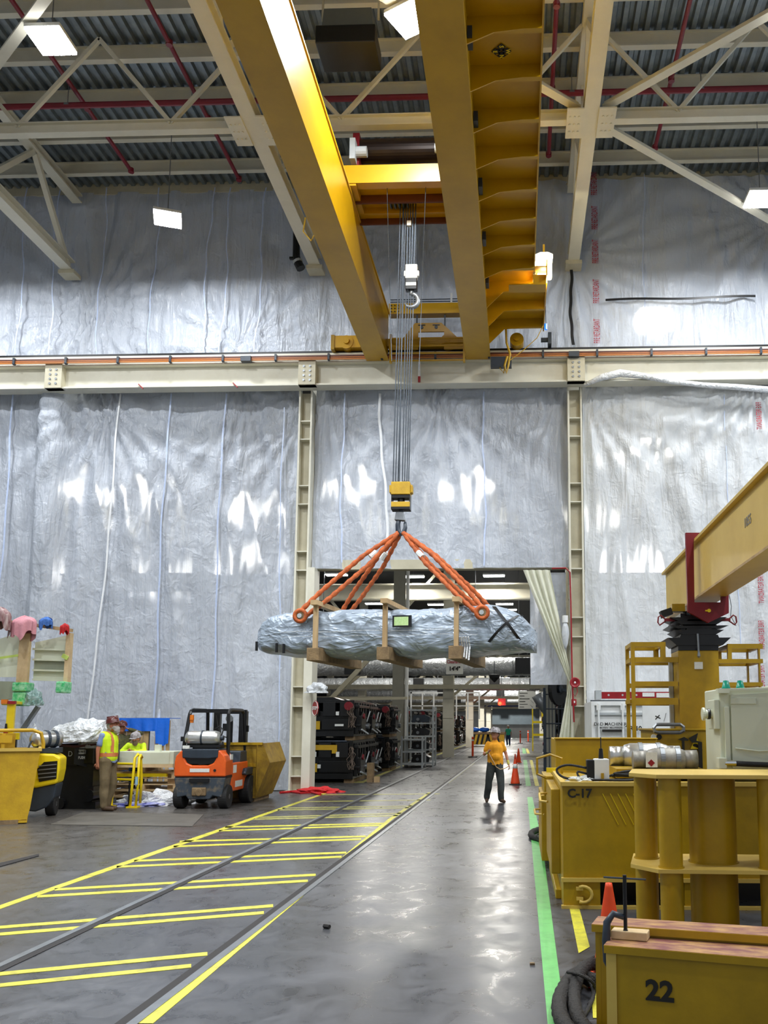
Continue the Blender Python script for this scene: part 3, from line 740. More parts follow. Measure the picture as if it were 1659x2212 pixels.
# pale column, beam and braces standing right behind the left sheet
ghost = thing('braced_frame','pale steel column and cross beam showing dimly through the left sheet','frame',(-9.95,26.6,0))
MB().box(-.36,.36,-.1,.3,0,11.3).build('column', M['cream'], ghost)
MB().ib((-4,-.05,6.35),(3.3,-.05,6.35),.3,.45,.04).build('beam', M['creamd'], ghost)
for a,c_ in (((.36,8.9),(2.8,10.8)),((.36,8.7),(3.3,6.6)),((-.36,8.9),(-2.6,10.6)),((-.36,7.6),(-2.9,5.9))):
    MB().bar((a[0],.3,a[1]),(c_[0],.3,c_[1]),.1,.12).build('brace', M['dark'], ghost)
gh = thing('braced_frame','pale beam showing dimly along the bottom of the middle sheet','frame',(-2.2,26.4,0))
MB().ib((-3.5,0,6.75),(3.5,0,6.75),.3,.4,.04).build('beam', M['creamd'], gh)
MB().bar((-2.4,.2,6.6),(-1,.2,7.6),.1,.1).bar((2.6,.2,6.6),(1,.2,7.6),.1,.1).build('brace', M['creamd'], gh)
gh = thing('braced_frame','pale ledge beam showing through the right white sheet','frame',(6,26.4,0))
MB().ib((-4,0,6.3),(8,0,6.3),.3,.4,.04).build('beam', M['creamd'], gh)
# ducts, columns and beams of each bay
BY = [49,71,94,117,140]
bn = ['nearest','second','third','fourth','fifth']
for i,Y in enumerate(BY):
    zt = 5.0; r_ = .52
    d = thing('foil_duct', 'silver foil-wrapped duct crossing the aisle beyond, %s from the opening' % bn[i], 'duct', (0,Y,zt+.05), 0, 'foil ducts over the aisle')
    def fn(s_,t_):
        x = -20+22.2*s_; a = 2*PI*t_
        rr_ = r_*(1+.05*math.sin(x*6.5)**8*-1+.03*noise.noise(Vector((x*3,math.cos(a)*2,math.sin(a)*2+i))))
        return (x, rr_*math.cos(a), rr_*math.sin(a))
    MB().grid(360 if i < 2 else 160,20,fn).build('duct_body', M['foil'], d, smooth=True)
    xs = [-9.2,.25] if i == 0 else [-8.0,-1.9+.0*i,1.3]
    for x in xs: MB().box(x-.42,x+.42,-r_-.12,-r_+.2,-.45,.45).build('outlet_grille', M['black'], d, bev=.01)
    if True:
        for x in (-11,-6.5,-2.4,1): MB().box(x-.02,x+.02,-.03,.03,.0,8.1).build('hanger', M['grey'], d)
    b_ = thing('steel_portal', 'cream runway beam and columns of the %s bay beyond the opening' % bn[i], 'frame', (0,Y,0), 0, 'steel frames of the hall beyond')
    zb_ = 9.45 if i == 0 else 8.8
    MB().ib((-22,1.2,zb_),(11.5,1.2,zb_),.5,.95,.08).build('beam', M['cream'], b_)
    MB().ib((-22,1.0,6.5),(11.5,1.0,6.5),.3,.4,.05).build('beam', M['cream'], b_)
    MB().box(-22,11.5,.9,1.1,3.85,4.1).build('rail_beam', M['creamd'], b_)
    for X in (-20.5,-12.9,-4.0,3.1):
        MB().ib((X,1.6,0),(X,1.6,12),.6,.75,.06,up=(0,1,0)).box(X-.28,X+.28,1.2,1.3,2.2,2.25).box(X-.28,X+.28,1.2,1.3,3.3,3.35).build('column', M['cream'], b_)
    for X0,X1 in ((-12.6,-8.5),(-8.5,-4.4),(-20,-16.5),(-16.5,-13)):
        za,zc = (6.2,11) if (X0 in (-8.5,-16.5)) else (11,6.2)
        MB().bar((X0,1.5,za),(X1,1.5,zc),.15,.15).build('brace', M['cream'], b_)
    MB().bar((-13,2,1.5),(-7.5,2,6.2),.18,.18).build('brace', M['creamd'], b_); MB().bar((-4.4,2,3.0),(-.5,2,6.2),.14,.14).build('brace', M['creamd'], b_)
# big grey column left of centre (x 862 in the photo) and white conduit on it
cX = P(862,1400,44).x
t = thing('steel_column','tall grey column with a white pipe beyond the opening, above the rack','column',(cX,44,0))
MB().ib((0,0,0),(0,0,13),.55,.5,.05,up=(0,1,0)).box(-.24,.24,-.22,-.17,0,13).build('column', mat('grey column paint','8c8b80',.5), t)
MB().cyl((.42,-.1,0),(.42,-.1,13),.09,n=8).build('pipe', M['white'], t)
t = thing('diagonal_brace','pale diagonal brace rising from behind the black machines to the duct','bracing',(0,40,0))
a = P(715,1510,40); c_ = P(800,1420,40)
MB().bar((a.x,0,a.z),(c_.x,0,c_.z),.18,.2).build('brace', M['creamd'], t)
a = P(640,1512,40); c_ = P(880,1508,40)
MB().bar((a.x,0,a.z),(c_.x,0,c_.z),.1,.12).build('strut', M['creamd'], t)
# right side column beyond with fan
t = thing('steel_column','grey column beyond the curtain at the right of the aisle','column',(P(1188,1500,30).x,30,0))
MB().ib((0,0,0),(0,0,7),.34,.4,.04,up=(0,1,0)).build('column', mat('grey column paint','8c8b80',.5), t)
t = thing('fan_guard','large black round fan mounted beside the curtain','fan',P(1207,1488,26.5),0)
MB().lathe([(.01,0),(.2,.03),(.5,.02),(.52,-.04),(.5,-.1),(.01,-.12)],ax=(.86,-.5,0),n=28).build('guard', M['black'], t, smooth=False)
MB().lathe([(.12,0),(.12,.08),(.02,.1)],ax=(.86,-.5,0),n=14).build('hub', M['dark'], t)
MB().bar((0,0,0),(.5,.3,-.1),.08,.08).build('bracket', M['dark'], t)
t = thing('wire_cage','dark wire mesh partition right of the aisle, under the fan','partition',(P(1200,1560,27.5).x,27.5,0))
g = MB()
for k in range(10): g.cyl((-.3+.1*k,0,0),(-.3+.1*k,0,2.9),.012,n=4)
for k in range(7): g.cyl((-.3,0,.1+.45*k),(.6,0,.1+.45*k),.02,n=4)
g.build('mesh', M['dark'], t); MB().box(-.38,-.3,-.05,.05,0,3).build('post', M['dark'], t)
# blue header, far door, beacon, signs
p = P(1105,1525,118)
t = thing('far_doorway','dark blue header over a grey door at the end of the aisle','doorway',(p.x,118,0))
MB().box(-5.2,4.2,-.2,.2,p.z-.1,p.z+.75).build('header', M['bluegr'], t)
MB().box(-2.6,4,.5,.7,1.8,p.z).build('door_panel', M['gdoor'], t)
MB().box(-2.6,4,2.5,2.7,0,1.8).build('door_glow', M['white'], t)
p = P(1080,1521,70); t = thing('warning_beacon','glowing red beacon hanging over the aisle','beacon',p)
MB().box(-.15,.45,0,.3,-.1,.45).build('housing', M['dred'], t); MB().cyl((.15,.15,.4),(.15,.15,13.2-p.z),.02,n=5).build('hanging_rod', M['grey'], t); MB().sph((0,-.1,.05),.16,n=12,m=8).build('lens', M['redlit'], t, smooth=True)
arealight(t, 12, .3, (1,.15,.08), loc=(0,-.5,0), rot=(PI/2,0,0))
p = P(1137,1519,55); t = thing('hanging_sign','white hanging direction sign over the right of the aisle','sign',p)
for x in (-.45,.5): MB().cyl((x,0,.7),(x,0,13.2-p.z),.015,n=5).build('hanging_rod', M['grey'], t)
MB().box(-.5,.58,0,.03,-.35,.75).build('panel', M['paper'], t)
for k,(s_,y) in enumerate((('ASSEMBLY ROW',.55),('STORES',.33),('TRIM AREA',.12),('SHIPPING',-.2))): pass
g = MB()
for k in range(6): g.box(-.42,-.42+[.5,.3,.62,.35,.5,.28][k],-.01,0,.6-.17*k,.63-.17*k)
g.bar((.25,-.01,.2),(.45,-.01,0),.03,.01).bar((.25,-.01,-.1),(.4,-.01,-.25),.03,.01); g.build('print', M['ink'], t)
p = P(984,1440,46.5); t = thing('clearance_sign','white clearance sign fixed to the nearest foil duct','sign',p)
MB().box(-.5,.4,0,.03,-.4,.5).build('panel', M['paper'], t)
text('Clearance',.24,M['redink'],t,(-.05,-.02,.25),bold=.02,sx=.85); text("14'4\"",.3,M['ink'],t,(-.05,-.02,-.12),bold=.04)
p = P(1068,1464,47); t = thing('hanging_reel','small black cord reel hanging below the duct','reel',p)
MB().lathe([(.02,-.25),(.28,0),(.3,.15),(.1,.2)],n=14).build('reel', M['black'], t); MB().cyl((0,0,.2),(0,0,.9),.02,n=5).build('rod', M['dark'], t)
tag(MB().tube([P(u,v,31) for u,v in ((1160,1500),(1172,1520),(1185,1536))],.22,10).build('exhaust_hose', M['grey'], smooth=True),'grey flexible hose beside the right column of the aisle','hose')
# ---------------------------------------------------------------- black machines
def machine(kind, seed, w_=2.4, d_=2.25, h_=1.35):
    r = random.Random(seed)
    t = thing('press_frame', 'x', 'machine', (0,0,0), 0, 'black machine frames stored beside the aisle')
    hw = w_/2
    b_ = MB()
    b_.box(-hw,hw,0,d_,.12,.3).box(-hw,-hw+.14,0,d_,.3,h_).box(hw-.14,hw,0,d_,.3,h_).box(-hw,hw,.1,.2,.3,h_*.72).box(-hw,hw,0,d_,h_-.1,h_).box(-hw,hw,d_-.1,d_,.3,h_)
    b_.box(-hw,-.1,-.04,.1,.3,h_*.5).box(.1,hw,-.05,.1,.34,h_*.52).build('body', M['blackm'], t, bev=.012)
    s_ = MB()
    for k in range(4): s_.box(-hw+.2+k*.55,-hw+.6+k*.55,-.09,.1,h_*.6,h_*.95)
    s_.build('front_panel', M['black'], t, bev=.01)
    if kind == 'lower':
        MB().box(-hw+.05,hw-.5,-.13,-.09,h_*.78,h_*.9).box(hw-.66,hw-.5,-.13,-.09,h_*.7,h_*.9).build('yellow_bar', M['yel5'], t)
        MB().cyl((-hw,-.04,h_-.02),(hw-.2,-.04,h_-.02),.035,n=8).build('tube_rail', M['dark'], t)
    else:
        MB().cyl((-hw+.3,-.2,h_*.55),(-hw+.3,.1,h_*.55),.12,n=14).build('red_hub', M['dred'], t); MB().cyl((hw-.15,-.2,h_*.85),(hw-.15,.1,h_*.85),.14,n=14).build('red_hub', M['dred'], t)
        MB().prism([(-.5,h_),(.7,h_),(.4,h_+.1),(-.4,h_+.1)],.2,1.2).build('top_cover', M['black'], t)
    # right hand side (faces the aisle): ribs, arms, hubs
    sd = MB()
    for k in range(4): sd.box(hw,hw+.12,.15+k*.45,.3+k*.45,.2,h_-.08)
    sd.box(hw,hw+.2,.1,d_-.1,.45,.52).box(hw,hw+.16,.1,d_-.1,h_-.25,h_-.16)
    sd.prism([(.2,.3),(.9,.25),(1.1,.7),(.6,.95),(.2,.8)],hw,hw+.22,'x'); sd.build('side_casting', M['blackm'], t, bev=.015)
    MB().cyl((hw+.1,.55,h_*.6),(hw+.26,.55,h_*.6),.09,n=14).build('red_hub', M['dred'], t)
    MB().cyl((hw+.1,1.35,h_*.35),(hw+.28,1.35,h_*.35),.1,n=12).build('bright_hub', M['grey'], t)
    MB().bar((hw+.22,.2,.35),(hw+.3,1.0,.2),.04,.05).build('bright_edge', M['lgrey'], t); MB().bar((hw+.22,1.2,.6),(hw+.24,1.7,.95),.03,.04).build('bright_edge', M['lgrey'], t)
    cb = MB(); 
    for k in range(9):
        x0 = hw-.1+.12*r.random(); y0 = -.05-.1*r.random(); pts = [(x0,y0,h_*.85)]
        for j in range(5): pts.append((x0+.2*(r.random()-.5), y0-.1*r.random(), h_*(.8-.12*j)))
        cb.tube(pts,.012,5)
    cb.build('cable_bundle', mat('grey brown cable','6b5c50',.6), t)
    for k in range(4):
        x = -hw+.3+r.random()*(w_-.8); z = h_*r.choice([.2,.35,.62,.85]); ww = r.choice([.1,.28,.07])
        MB().box(x,x+ww,-.15,-.1,z,z+r.choice([.07,.16,.12])).build('label_plate', M['paper'], t)
    MB().box(-.1,.06,-.1,-.06,.35,.62).build('yellow_label', M['yel5'], t)
    for x in (-hw,hw-.3): MB().box(x,x+.3,.1,d_-.1,0,.12).build('skid', M['wood3'], t)
    return t
lowP = machine('lower',3); upP = machine('upper',9,2.3,2.2,1.3)
Xr = -5.05
Ys = [28.6,31.0,33.4,35.9]+[45+2.9*k for k in range(16)]
first = True
for k,Y in enumerate(Ys):
    a = lowP if first else copy_tree(lowP); c_ = upP if first else copy_tree(upP); first = False
    dx = -.15*(k%3)+.1*(k%2)-.15
    place(a,(Xr-1.35+dx,Y,0),0,'black machine frame with yellow bar, bottom of the %s stack from the opening' % ORD[k])
    place(c_,(Xr-1.35+dx+.05,Y+.05,1.36),0.02*(k%3),'black machine frame with red hubs, top of the %s stack from the opening' % ORD[k])
    if k in (0,1,2):
        a2 = copy_tree(lowP); place(a2,(Xr-4.1+dx,Y+.1,0),0,'black machine frame in the back row, bottom of the %s stack' % ORD[k])
        c2 = copy_tree(upP); place(c2,(Xr-4.1+dx,Y+.1,1.36),0,'black machine frame in the back row, top of the %s stack' % ORD[k])
for k,Y in enumerate((33.5,36.0,39,42,46,50)):
    a = copy_tree(upP); place(a,(2.75,Y,0),PI,'black machine frame right of the aisle, bottom of the %s stack' % ORD[k])
    a = copy_tree(lowP); place(a,(2.75,Y,1.32),PI,'black machine frame right of the aisle, top of the %s stack' % ORD[k])
t = thing('timber_block','pale timber block on the floor at the corner of the first machine stack','timber',G(800,1690))
MB().box(-.12,.08,0,.3,0,.62).build('block', M['wood3'], t); MB().box(.12,.3,-.05,.1,0,.18).build('offcut', M['wood'], t)
# racks
def rack(x, Y, w_, h_, n, lab):
    t = thing('storage_rack', lab, 'rack', (x,Y,0), 0, 'white storage racks')
    for i in (0,1):
        for j in (0,1): MB().box(i*w_-.04,i*w_+.04,j*1.2-.04,j*1.2+.04,0,h_).build('post', M['lgrey'], t)
    for k in range(n):
        z = .12+k*(h_-.3)/(n-1)
        MB().box(0,w_,0,1.2,z,z+.06).build('shelf', M['lgrey'], t)
    return t
rk = rack(P(880,1600,39.6).x,39.6,1.15,2.65,5,'white rack holding black parts beside the first machine stacks')
for k in range(4):
    t = thing('parts_bin', 'dark casting on the white rack, %s shelf' % ORD[k], 'casting', (rk.location.x+.15,39.7,.2+k*.59), 0, 'dark castings on the white rack')
    MB().prism([(0,0),(.8,0),(.85,.2),(.6,.33),(.1,.3)],0,.9).build('casting', M['dark'] if k == 3 else M['black'], t); MB().cyl((.3,-.05,.12),(.3,0,.12),.07,n=10).build('boss', M['grey'], t)
rack(P(868,1600,38.4).x,38.4,.9,1.35,3,'low white trolley rack in front of the tall one')
t = thing('mesh_screen','tall white framed partition behind the machine row','partition',(P(960,1500,62).x,62,0))
g = MB()
for k in range(7): g.box(-2.4+k*.8,-2.3+k*.8,0,.06,2.2,4.1)
g.box(-2.4,2.5,0,.06,4.0,4.1).box(-2.4,2.5,0,.06,3.1,3.17); g.build('frame', M['white'], t)
# striped barrier cart, bollard posts, cones
p = G(1040,1612); t = thing('barrier_table','black and yellow striped barrier table across the aisle','barrier',(-2.7,p.y,0))
MB().box(-1.35,1.5,0,1.2,.15,1.0).build('skirt', M['yel5'], t); MB().box(-1.4,1.55,-.05,1.25,1.0,1.18).build('top', M['wood3'], t)
g = MB()
for k in range(7):
    x = -1.3+k*.38; sg = 1 if k < 4 else -1
    g.prism([(x,.15),(x+.18,.15),(x+.18+sg*.2,1.0),(x+sg*.2,1.0)],-.02,0)
g.build('stripe', M['black'], t)
for x in (-1.3,1.4):
    for y in (.05,1.1): MB().box(x,x+.08,y,y+.08,0,.16).build('leg', M['black'], t)
for k,(dx,lb) in enumerate(((-1.2,'left'),(0,'middle'),(1.3,'right'))):
    t = thing('supply_bag','bright blue bag on the striped barrier table, %s one' % lb,'bag',(-2.9+dx*.7,p.y+.4,1.18),0,'blue bags on the barrier table')
    MB().sph((0,0,.2),.35,1.3,1,.6).build('bag', M['blue'] if k < 2 else M['poly'], t, smooth=True)
def cone(label, p, h, grp='orange traffic cones', collar=False, rz=0):
    t = thing('traffic_cone', label, 'cone', p, rz, grp)
    s_ = h/.71
    MB().box(-.18*s_,.18*s_,-.18*s_,.18*s_,0,.03*s_).build('base', M['black'] if collar else M['cone'], t, bev=.01)
    MB().lathe([(.135*s_,.03*s_),(.13*s_,.06*s_),(.03*s_,.68*s_),(.025*s_,.71*s_)],n=24).build('body', M['cone'], t, smooth=True)
    if collar: MB().lathe([(.0685*s_,.46*s_),(.0495*s_,.585*s_)],n=24).build('reflective_collar', M['white'], t, smooth=True)
    return t
cone('orange traffic cone with white collar right of the man in the yellow shirt', G(1113,1695), .78, collar=True)
cone('small red cone farther back beside the green stripe', G(1120,1647), .68)
cone('small red cone half hidden behind the collared one', G(1113,1652), .5)
cone('large orange cone behind the stacked yellow beams in the foreground', (G(1307,2088).x,6.85,0), .71)
for u,v,h,lb in ((1021,1636,1.15,'orange delineator post on the rails in front of the striped table'),(1124,1606,1.2,'orange delineator post far down the aisle at right'),(1141,1603,1.2,'white and orange drum post far down the aisle')):
    p = G(u,v); t = thing('delineator_post', lb, 'post', p, 0, 'orange posts in the aisle')
    MB().cyl((0,0,.05),(0,0,h),.06,n=12).build('post', M['cone'], t); MB().lathe([(.28,0),(.26,.05),(.08,.07)],n=16).build('base', M['black'], t)
    MB().cyl((0,0,h*.8),(0,0,h*.88),.063,n=12).build('reflective_band', M['white'], t)
# far right yellow rails and shelves
t = thing('guard_rail','pale yellow stair rail far down the aisle at right','railing',(P(1168,1560,62).x,62,0)); t.scale = (.55,1,.8)
MB().box(-1.1,1.2,0,.1,2.4,2.6).box(-1.1,1.2,0,.1,1.3,1.5).box(-1.1,-.95,0,.1,0,3.8).box(1,1.2,0,.1,0,3.8).box(.1,1.2,.2,.3,2.5,4.6).build('rail', M['yel4'], t)
# bollard, stop sign, red film heap
t = thing('bollard','bright yellow square bollard at the left side of the opening','bollard',G(662,1708))
MB().prism([(-.125,0),(.125,0),(.125,1.1),(.09,1.17),(-.09,1.17),(-.125,1.1)],-.12,.12).build('post', M['yel4'], t, bev=.008)
p = P(681,1530,24.6); t = thing('stop_sign','small red and white oval sign on the left jamb','sign',p,-.95)
MB().lathe([(.001,-.012),(.22,-.012),(.22,.012),(.001,.012)],ax=(0,-1,0),n=8).build('panel', M['red'], t); MB().tube([(.2*math.cos(k*PI/8),-.014,.2*math.sin(k*PI/8)) for k in range(16)],.008,5,closed=True).build('border', M['paper'], t)
text('STOP',.13,M['paper'],t,(0,-.02,0),bold=.03)
def crumple(name, c, rx, ry, rz, m, lab, cat, seed=1, amp=.35, world=True):
    def fn(s_,t_):
        a = 2*PI*s_; f = PI/2*t_; v = Vector((math.cos(a)*math.cos(f), math.sin(a)*math.cos(f), math.sin(f)))
        n_ = 1+amp*noise.noise(v*2.2+Vector((seed,0,0)))+amp*.4*abs(noise.noise(v*6+Vector((seed,2,0))))
        return (c[0]+rx*v.x*n_, c[1]+ry*v.y*n_, c[2]+rz*v.z*n_)
    o = MB().grid(44,14,fn).build(name, m, smooth=False); o['label'] = lab; o['category'] = cat; return o
crumple('barrier_tape', G(688,1712), .55,.3,.13, M['redr'], 'heap of red barrier film at the foot of the yellow bollard','film',4,.6)
tag(MB().tube([G(605,1712,.03),G(630,1710,.03),G(650,1713,.03),G(672,1711,.03),G(692,1716,.03)],.035,6).build('barrier_tape', M['redr']),'red strip of film on the floor left of the yellow bollard','film')
# crumpled clear cover on left column
p = P(685,1497,24.6); crumple('plastic_cover', p, .3,.2,.25, FILMW, 'clear plastic cover bunched on the left jamb above the stop sign','cover',6,.5)
# red horn + call box + conduit on right column
p = P(1241,1475,24.7); t = thing('alarm_horn','red alarm horn with white centre on the right-hand column','horn',p)
MB().lathe([(.05,.0),(.06,.12),(.14,.2),(.145,.21),(.11,.2),(.03,.12)],ax=(0,-1,0),n=24).build('horn', M['red'], t, smooth=True); MB().sph((0,-.2,0),.03).build('centre', M['white'], t)
MB().tube([(-.03,0,-.1),(-.05,0,-.3),(.02,0,-.38),(.08,0,-.25),(.06,0,-.1)],.012,6).build('cable', M['red'], t)
p = P(1240,1517,24.7); t = thing('call_box','small red fire alarm call box below the horn','alarm box',p)
MB().box(-.07,.07,0,.08,-.09,.09).build('case', M['red'], t, bev=.01); MB().box(-.03,.03,-.01,0,-.02,.04).build('button', M['paper'], t)
t = thing('conduit_pipe','thin red conduit running down the right side of the opening','pipe',(0,24.7,0))
MB().tube([(P(u,v,24.7).x,0,P(u,v,24.7).z) for u,v in ((1192,1228),(1222,1227),(1231,1236),(1233,1300),(1236,1470),(1240,1560))],.022,8).build('pipe', M['red'], t)
p = P(1221,1345,24.7); t = thing('strobe_light','white strobe under plastic beside the curtain','light fitting',p)
MB().cyl((0,0,0),(0,0,.2),.08,n=12).build('cap', M['white'], t); MB().lathe([(.05,0),(.09,-.12),(.11,-.3),(.07,-.6),(.02,-.75)],n=14).build('cover', FILMW, t, smooth=True)
# ================================================================ BRIDGE CRANE
cr = thing('bridge_crane','yellow double-girder overhead bridge crane spanning the hall','crane',(0,24.3,12.5))
def B(): return MB()
W_ = dict(world=True)
GZ0, GZ1 = 12.36, 13.8
B().box(-4.37,-3.72,2,24.35,GZ0,GZ0+.02).box(-4.34,-4.31,2,24.35,GZ0,GZ1).box(-3.78,-3.75,2,24.35,GZ0,GZ1).box(-4.39,-3.72,2,24.35,GZ1,GZ1+.04).build('left_girder', M['yel'], cr, **W_)
B().box(-3.9,-3.82,2,24,GZ1+.04,GZ1+.12).build('trolley_rail', M['dark'], cr, **W_)
B().box(-1.47,-.76,2,24.35,GZ0,GZ0+.02).box(-1.44,-1.41,2,24.35,GZ0,GZ1).box(-.82,-.79,2,24.35,GZ0,GZ1).box(-1.47,-.76,2,24.35,GZ1,GZ1+.04).build('right_girder', M['yel'], cr, **W_)
B().box(-1.38,-1.3,2,24,GZ1+.04,GZ1+.12).build('trolley_rail', M['dark'], cr, **W_)
# walkway along the right girder
wk = B().box(-.8,.44,2,20.9,13.3,13.33).box(-.8,.76,20.9,24.1,13.3,13.33).build('walkway_deck', M['yel'], cr, **W_)
B().box(.43,.46,2,20.9,13.1,13.5).box(.75,.78,20.9,24.1,13.08,13.5).build('toe_board', M['yel'], cr, **W_)
for k in range(20):
    Y = 23.75-1.08*k; xr = .74 if Y > 20.9 else .43
    B().prism([(-.8,12.55 if Y > 20.9 else 12.8),(-.8,13.3),(xr,13.3),(xr,13.08),(-.35,13.0)],Y-.012,Y+.012).box(-.35,xr,Y-.012,Y+.09,13.05,13.075).build('walkway_bracket', M['yel'], cr, **W_)
hr = B()
for k in range(8):
    Y = 23.5-2.6*k; hr.box(.40,.44,Y,Y+.04,13.4,14.4)
hr.box(.4,.44,2,24,14.36,14.4).box(.4,.44,2,24,13.9,13.94); hr.build('handrail', M['yel'], cr, **W_)
for X in (-.7,):
    for k in range(10):
        Y = 22.9-2*k
        B().box(-.78,-.7,Y,Y+.3,12.9,13.1).build('cable_hanger', M['dark'], cr, **W_)
# compass marking on the deck underside
p = P(1083,110,14.0); p = G(1083,110,13.29)
g = B()
for a in range(4):
    c_, s_ = math.cos(a*PI/2), math.sin(a*PI/2)
    tri = [(.02,-.05),(.02,.05),(.09,.05),(.09,.085),(.17,0),(.09,-.085),(.09,-.05)]
    pts = [(p.x+x*c_-y*s_, p.y+x*s_+y*c_) for x,y in tri]
    g.prism(pts, p.z-.012, p.z-.004, 'z')
g.build('compass_mark', M['ink'], cr, **W_)
for s_,dx,dy in (('E',-.11,0),('W',.11,0),('N',0,.11),('S',0,-.11)):
    text(s_,.1,M['yel4'],cr,(p.x+dx,p.y+dy,p.z-.014),(PI,0,PI/2),'compass_letter',world=True,bold=.03)
# trolley
ty = 18.4
tr = B().box(-4.0,-1.2,ty-.12,ty+.12,13.95,14.38).box(-4.05,-3.6,ty-.1,ty+1.5,13.9,14.15).box(-1.6,-1.15,ty-.1,ty+1.5,13.9,14.15)
tr.box(-4.0,-1.2,ty+1.0,ty+1.2,13.9,14.3).box(-3.6,-1.5,ty+.12,ty+1.0,14.05,14.09).build('trolley_frame', M['yel'], cr, **W_)
B().box(-3.74,-1.5,ty+.5,ty+.55,13.85,14.05).box(-3.74,-1.5,ty+1.22,ty+1.25,13.75,14.1).build('trolley_guard', mat('dark red brown steel','5a2c18',.6), cr, **W_)
B().cyl((-3.6,ty+.5,15.12),(-1.35,ty+.5,15.12),.28,n=28).build('hoist_drum', mat('dark drum','2e2420',.3,.5,col2='1c1615',scale=3), cr, **W_)
B().box(-3.75,-3.6,ty+.2,ty+.8,14.3,15.4).build('drum_support', M['dred'], cr, **W_)
B().cyl((-3.75,ty+.1,14.85),(-3.4,ty+.1,14.85),.12,n=14).box(-3.77,-3.65,ty-.05,ty+.3,14.6,15.1).build('motor', M['lgrey'], cr, **W_)
B().cyl((-1.85,ty+.1,14.9),(-1.6,ty+.1,14.9),.1,n=14).build('limit_switch', M['lgrey'], cr, **W_)
g = B()
for k in range(5): g.cyl((-2.95+.1*k,ty+.75,14.15),(-2.95+.1*k+.03,ty+.75,14.15),.26,n=20)
g.build('sheave', M['dark'], cr, **W_)
# end truck on the runway
ey = 24.5
e = B().box(-5.3,-4.3,ey-.28,ey+.2,12.74,13.1).box(-3.75,-1.45,ey-.28,ey+.2,12.76,12.98)
e.build('end_truck', M['yel'], cr, **W_)
e = B().prism([(-3.7,12.62),(-3.7,12.95),(-3.3,12.95),(-2.95,13.42),(-2.18,13.42),(-1.95,13.2),(-1.7,12.95),(-1.45,12.95),(-1.45,12.62),(-2.1,12.62),(-2.1,13.15),(-2.85,13.15),(-2.85,12.62)],ey-.34,ey-.29)
e.build('equalizer_plate', M['yel'], cr, **W_)
for X in (-2.75,-2.33):
    B().cyl((X,ey-.36,13.28),(X,ey-.34,13.28),.05,n=12).box(X-.1,X+.1,ey-.36,ey-.34,13.34,13.36).build('pin', M['dark'], cr, **W_)
for X in (-4.95,-3.05,-2.0,.0):
    B().cyl((X,ey-.3,12.9),(X,ey+.1,12.9),.2,n=22).build('wheel', M['yel'], cr, **W_)
    B().cyl((X,ey-.36,12.92),(X,ey-.29,12.92),.09,n=12).build('wheel_hub', M['yel'], cr, **W_)
B().box(-5.4,-5.3,ey-.3,ey+.1,12.68,13.12).build('buffer_plate', M['rustyel'], cr, **W_)
B().box(.7,.9,ey-.2,ey-.1,12.88,12.98).box(.9,1.0,ey-.3,ey,12.76,13.1).build('buffer', M['dark'], cr, **W_)
B().box(-3.74,-1.45,ey-.2,ey+.1,13.78,14.1).build('tie_beam', M['yel'], cr, **W_)
g = B()
for i in range(3):
    for j in range(3): g.cyl((-3.66+.1*i,ey-.22,13.85+.09*j),(-3.66+.1*i,ey-.2,13.85+.09*j),.022,n=6)
g.build('bolt', M['ink'], cr, **W_)
for X in (-2.92,-2.1): B().box(X-.02,X+.02,ey-.12,ey-.08,13.4,13.8).build('hanger', M['dark'], cr, **W_)
g = B()
for k in range(4): g.box(-3.6,-1.5,ey-.62,ey-.58,12.15+.22*k,12.19+.22*k)
g.box(-3.63,-3.57,ey-.66,ey-.55,12.1,12.95).box(-1.53,-1.47,ey-.66,ey-.55,12.1,12.95); g.build('service_grille', M['yel'], cr, **W_)
for k in range(3): B().cyl((-3.74,ey+.1,14.22+.07*k),(-.8,ey+.1,14.22+.07*k),.015,n=5).build('conductor_line', M['dark'], cr, **W_)
B().box(-1.95,-1.9,ey,ey+.1,14.1,14.5).build('conductor_post', M['white'], cr, **W_)
# crane lamp
p = P(1175,578,21.3)
B().box(p.x-.17,p.x+.2,21.2,21.45,p.z-.28,p.z+.22).build('lamp_lens', M['ledy'], cr, world=True, bev=.04)
B().prism([(p.x-.22,p.z+.2),(p.x+.22,p.z+.2),(p.x+.22,p.z+.28),(p.x+.1,p.z+.34),(p.x-.08,p.z+.34),(p.x-.22,p.z+.28)],21.15,21.5).box(p.x-.28,p.x-.2,21.15,21.5,p.z-.28,p.z+.25).build('lamp_housing', M['white'], cr, **W_)
B().bar((.7,21.3,p.z+.62),(p.x,21.3,p.z+.62),.05,.04).bar((p.x,21.3,p.z+.62),(p.x,21.3,p.z+.34),.05,.05).build('lamp_bracket', M['yel'], cr, **W_)
B().box(-.2,.75,21.1,21.5,p.z-.56,p.z-.53).box(.42,.75,21.1,21.13,p.z-.56,p.z-.3).build('lamp_shelf', M['yel'], cr, **W_)
ld = arealight(cr, 160, .4, (1,.86,.55), loc=(p.x-0,21.1-24.3,p.z-12.5), rot=(PI/2,0,0))
ld = bpy.data.lights.new('lamp_light','POINT'); ld.energy = 45; ld.color = (1,.82,.45); ld.shadow_soft_size = .15
lo = bpy.data.objects.new('lamp_light', ld); C.objects.link(lo); lo.parent = cr; lo.location = (p.x+.05,21.3-24.3,p.z-.42-12.5)
pb = P(1179,706,23.2); B().cyl((pb.x,23.2,pb.z-.08),(pb.x,23.2,pb.z+.08),.04,n=10).build('blue_pilot_light', mat('blue lamp lens','1668e0',.2,emit=1.5), cr, **W_)
B().cyl((pb.x,23.2,pb.z+.08),(pb.x,23.2,pb.z+.6),.01,n=5).build('pilot_cord', M['dark'], cr, **W_)
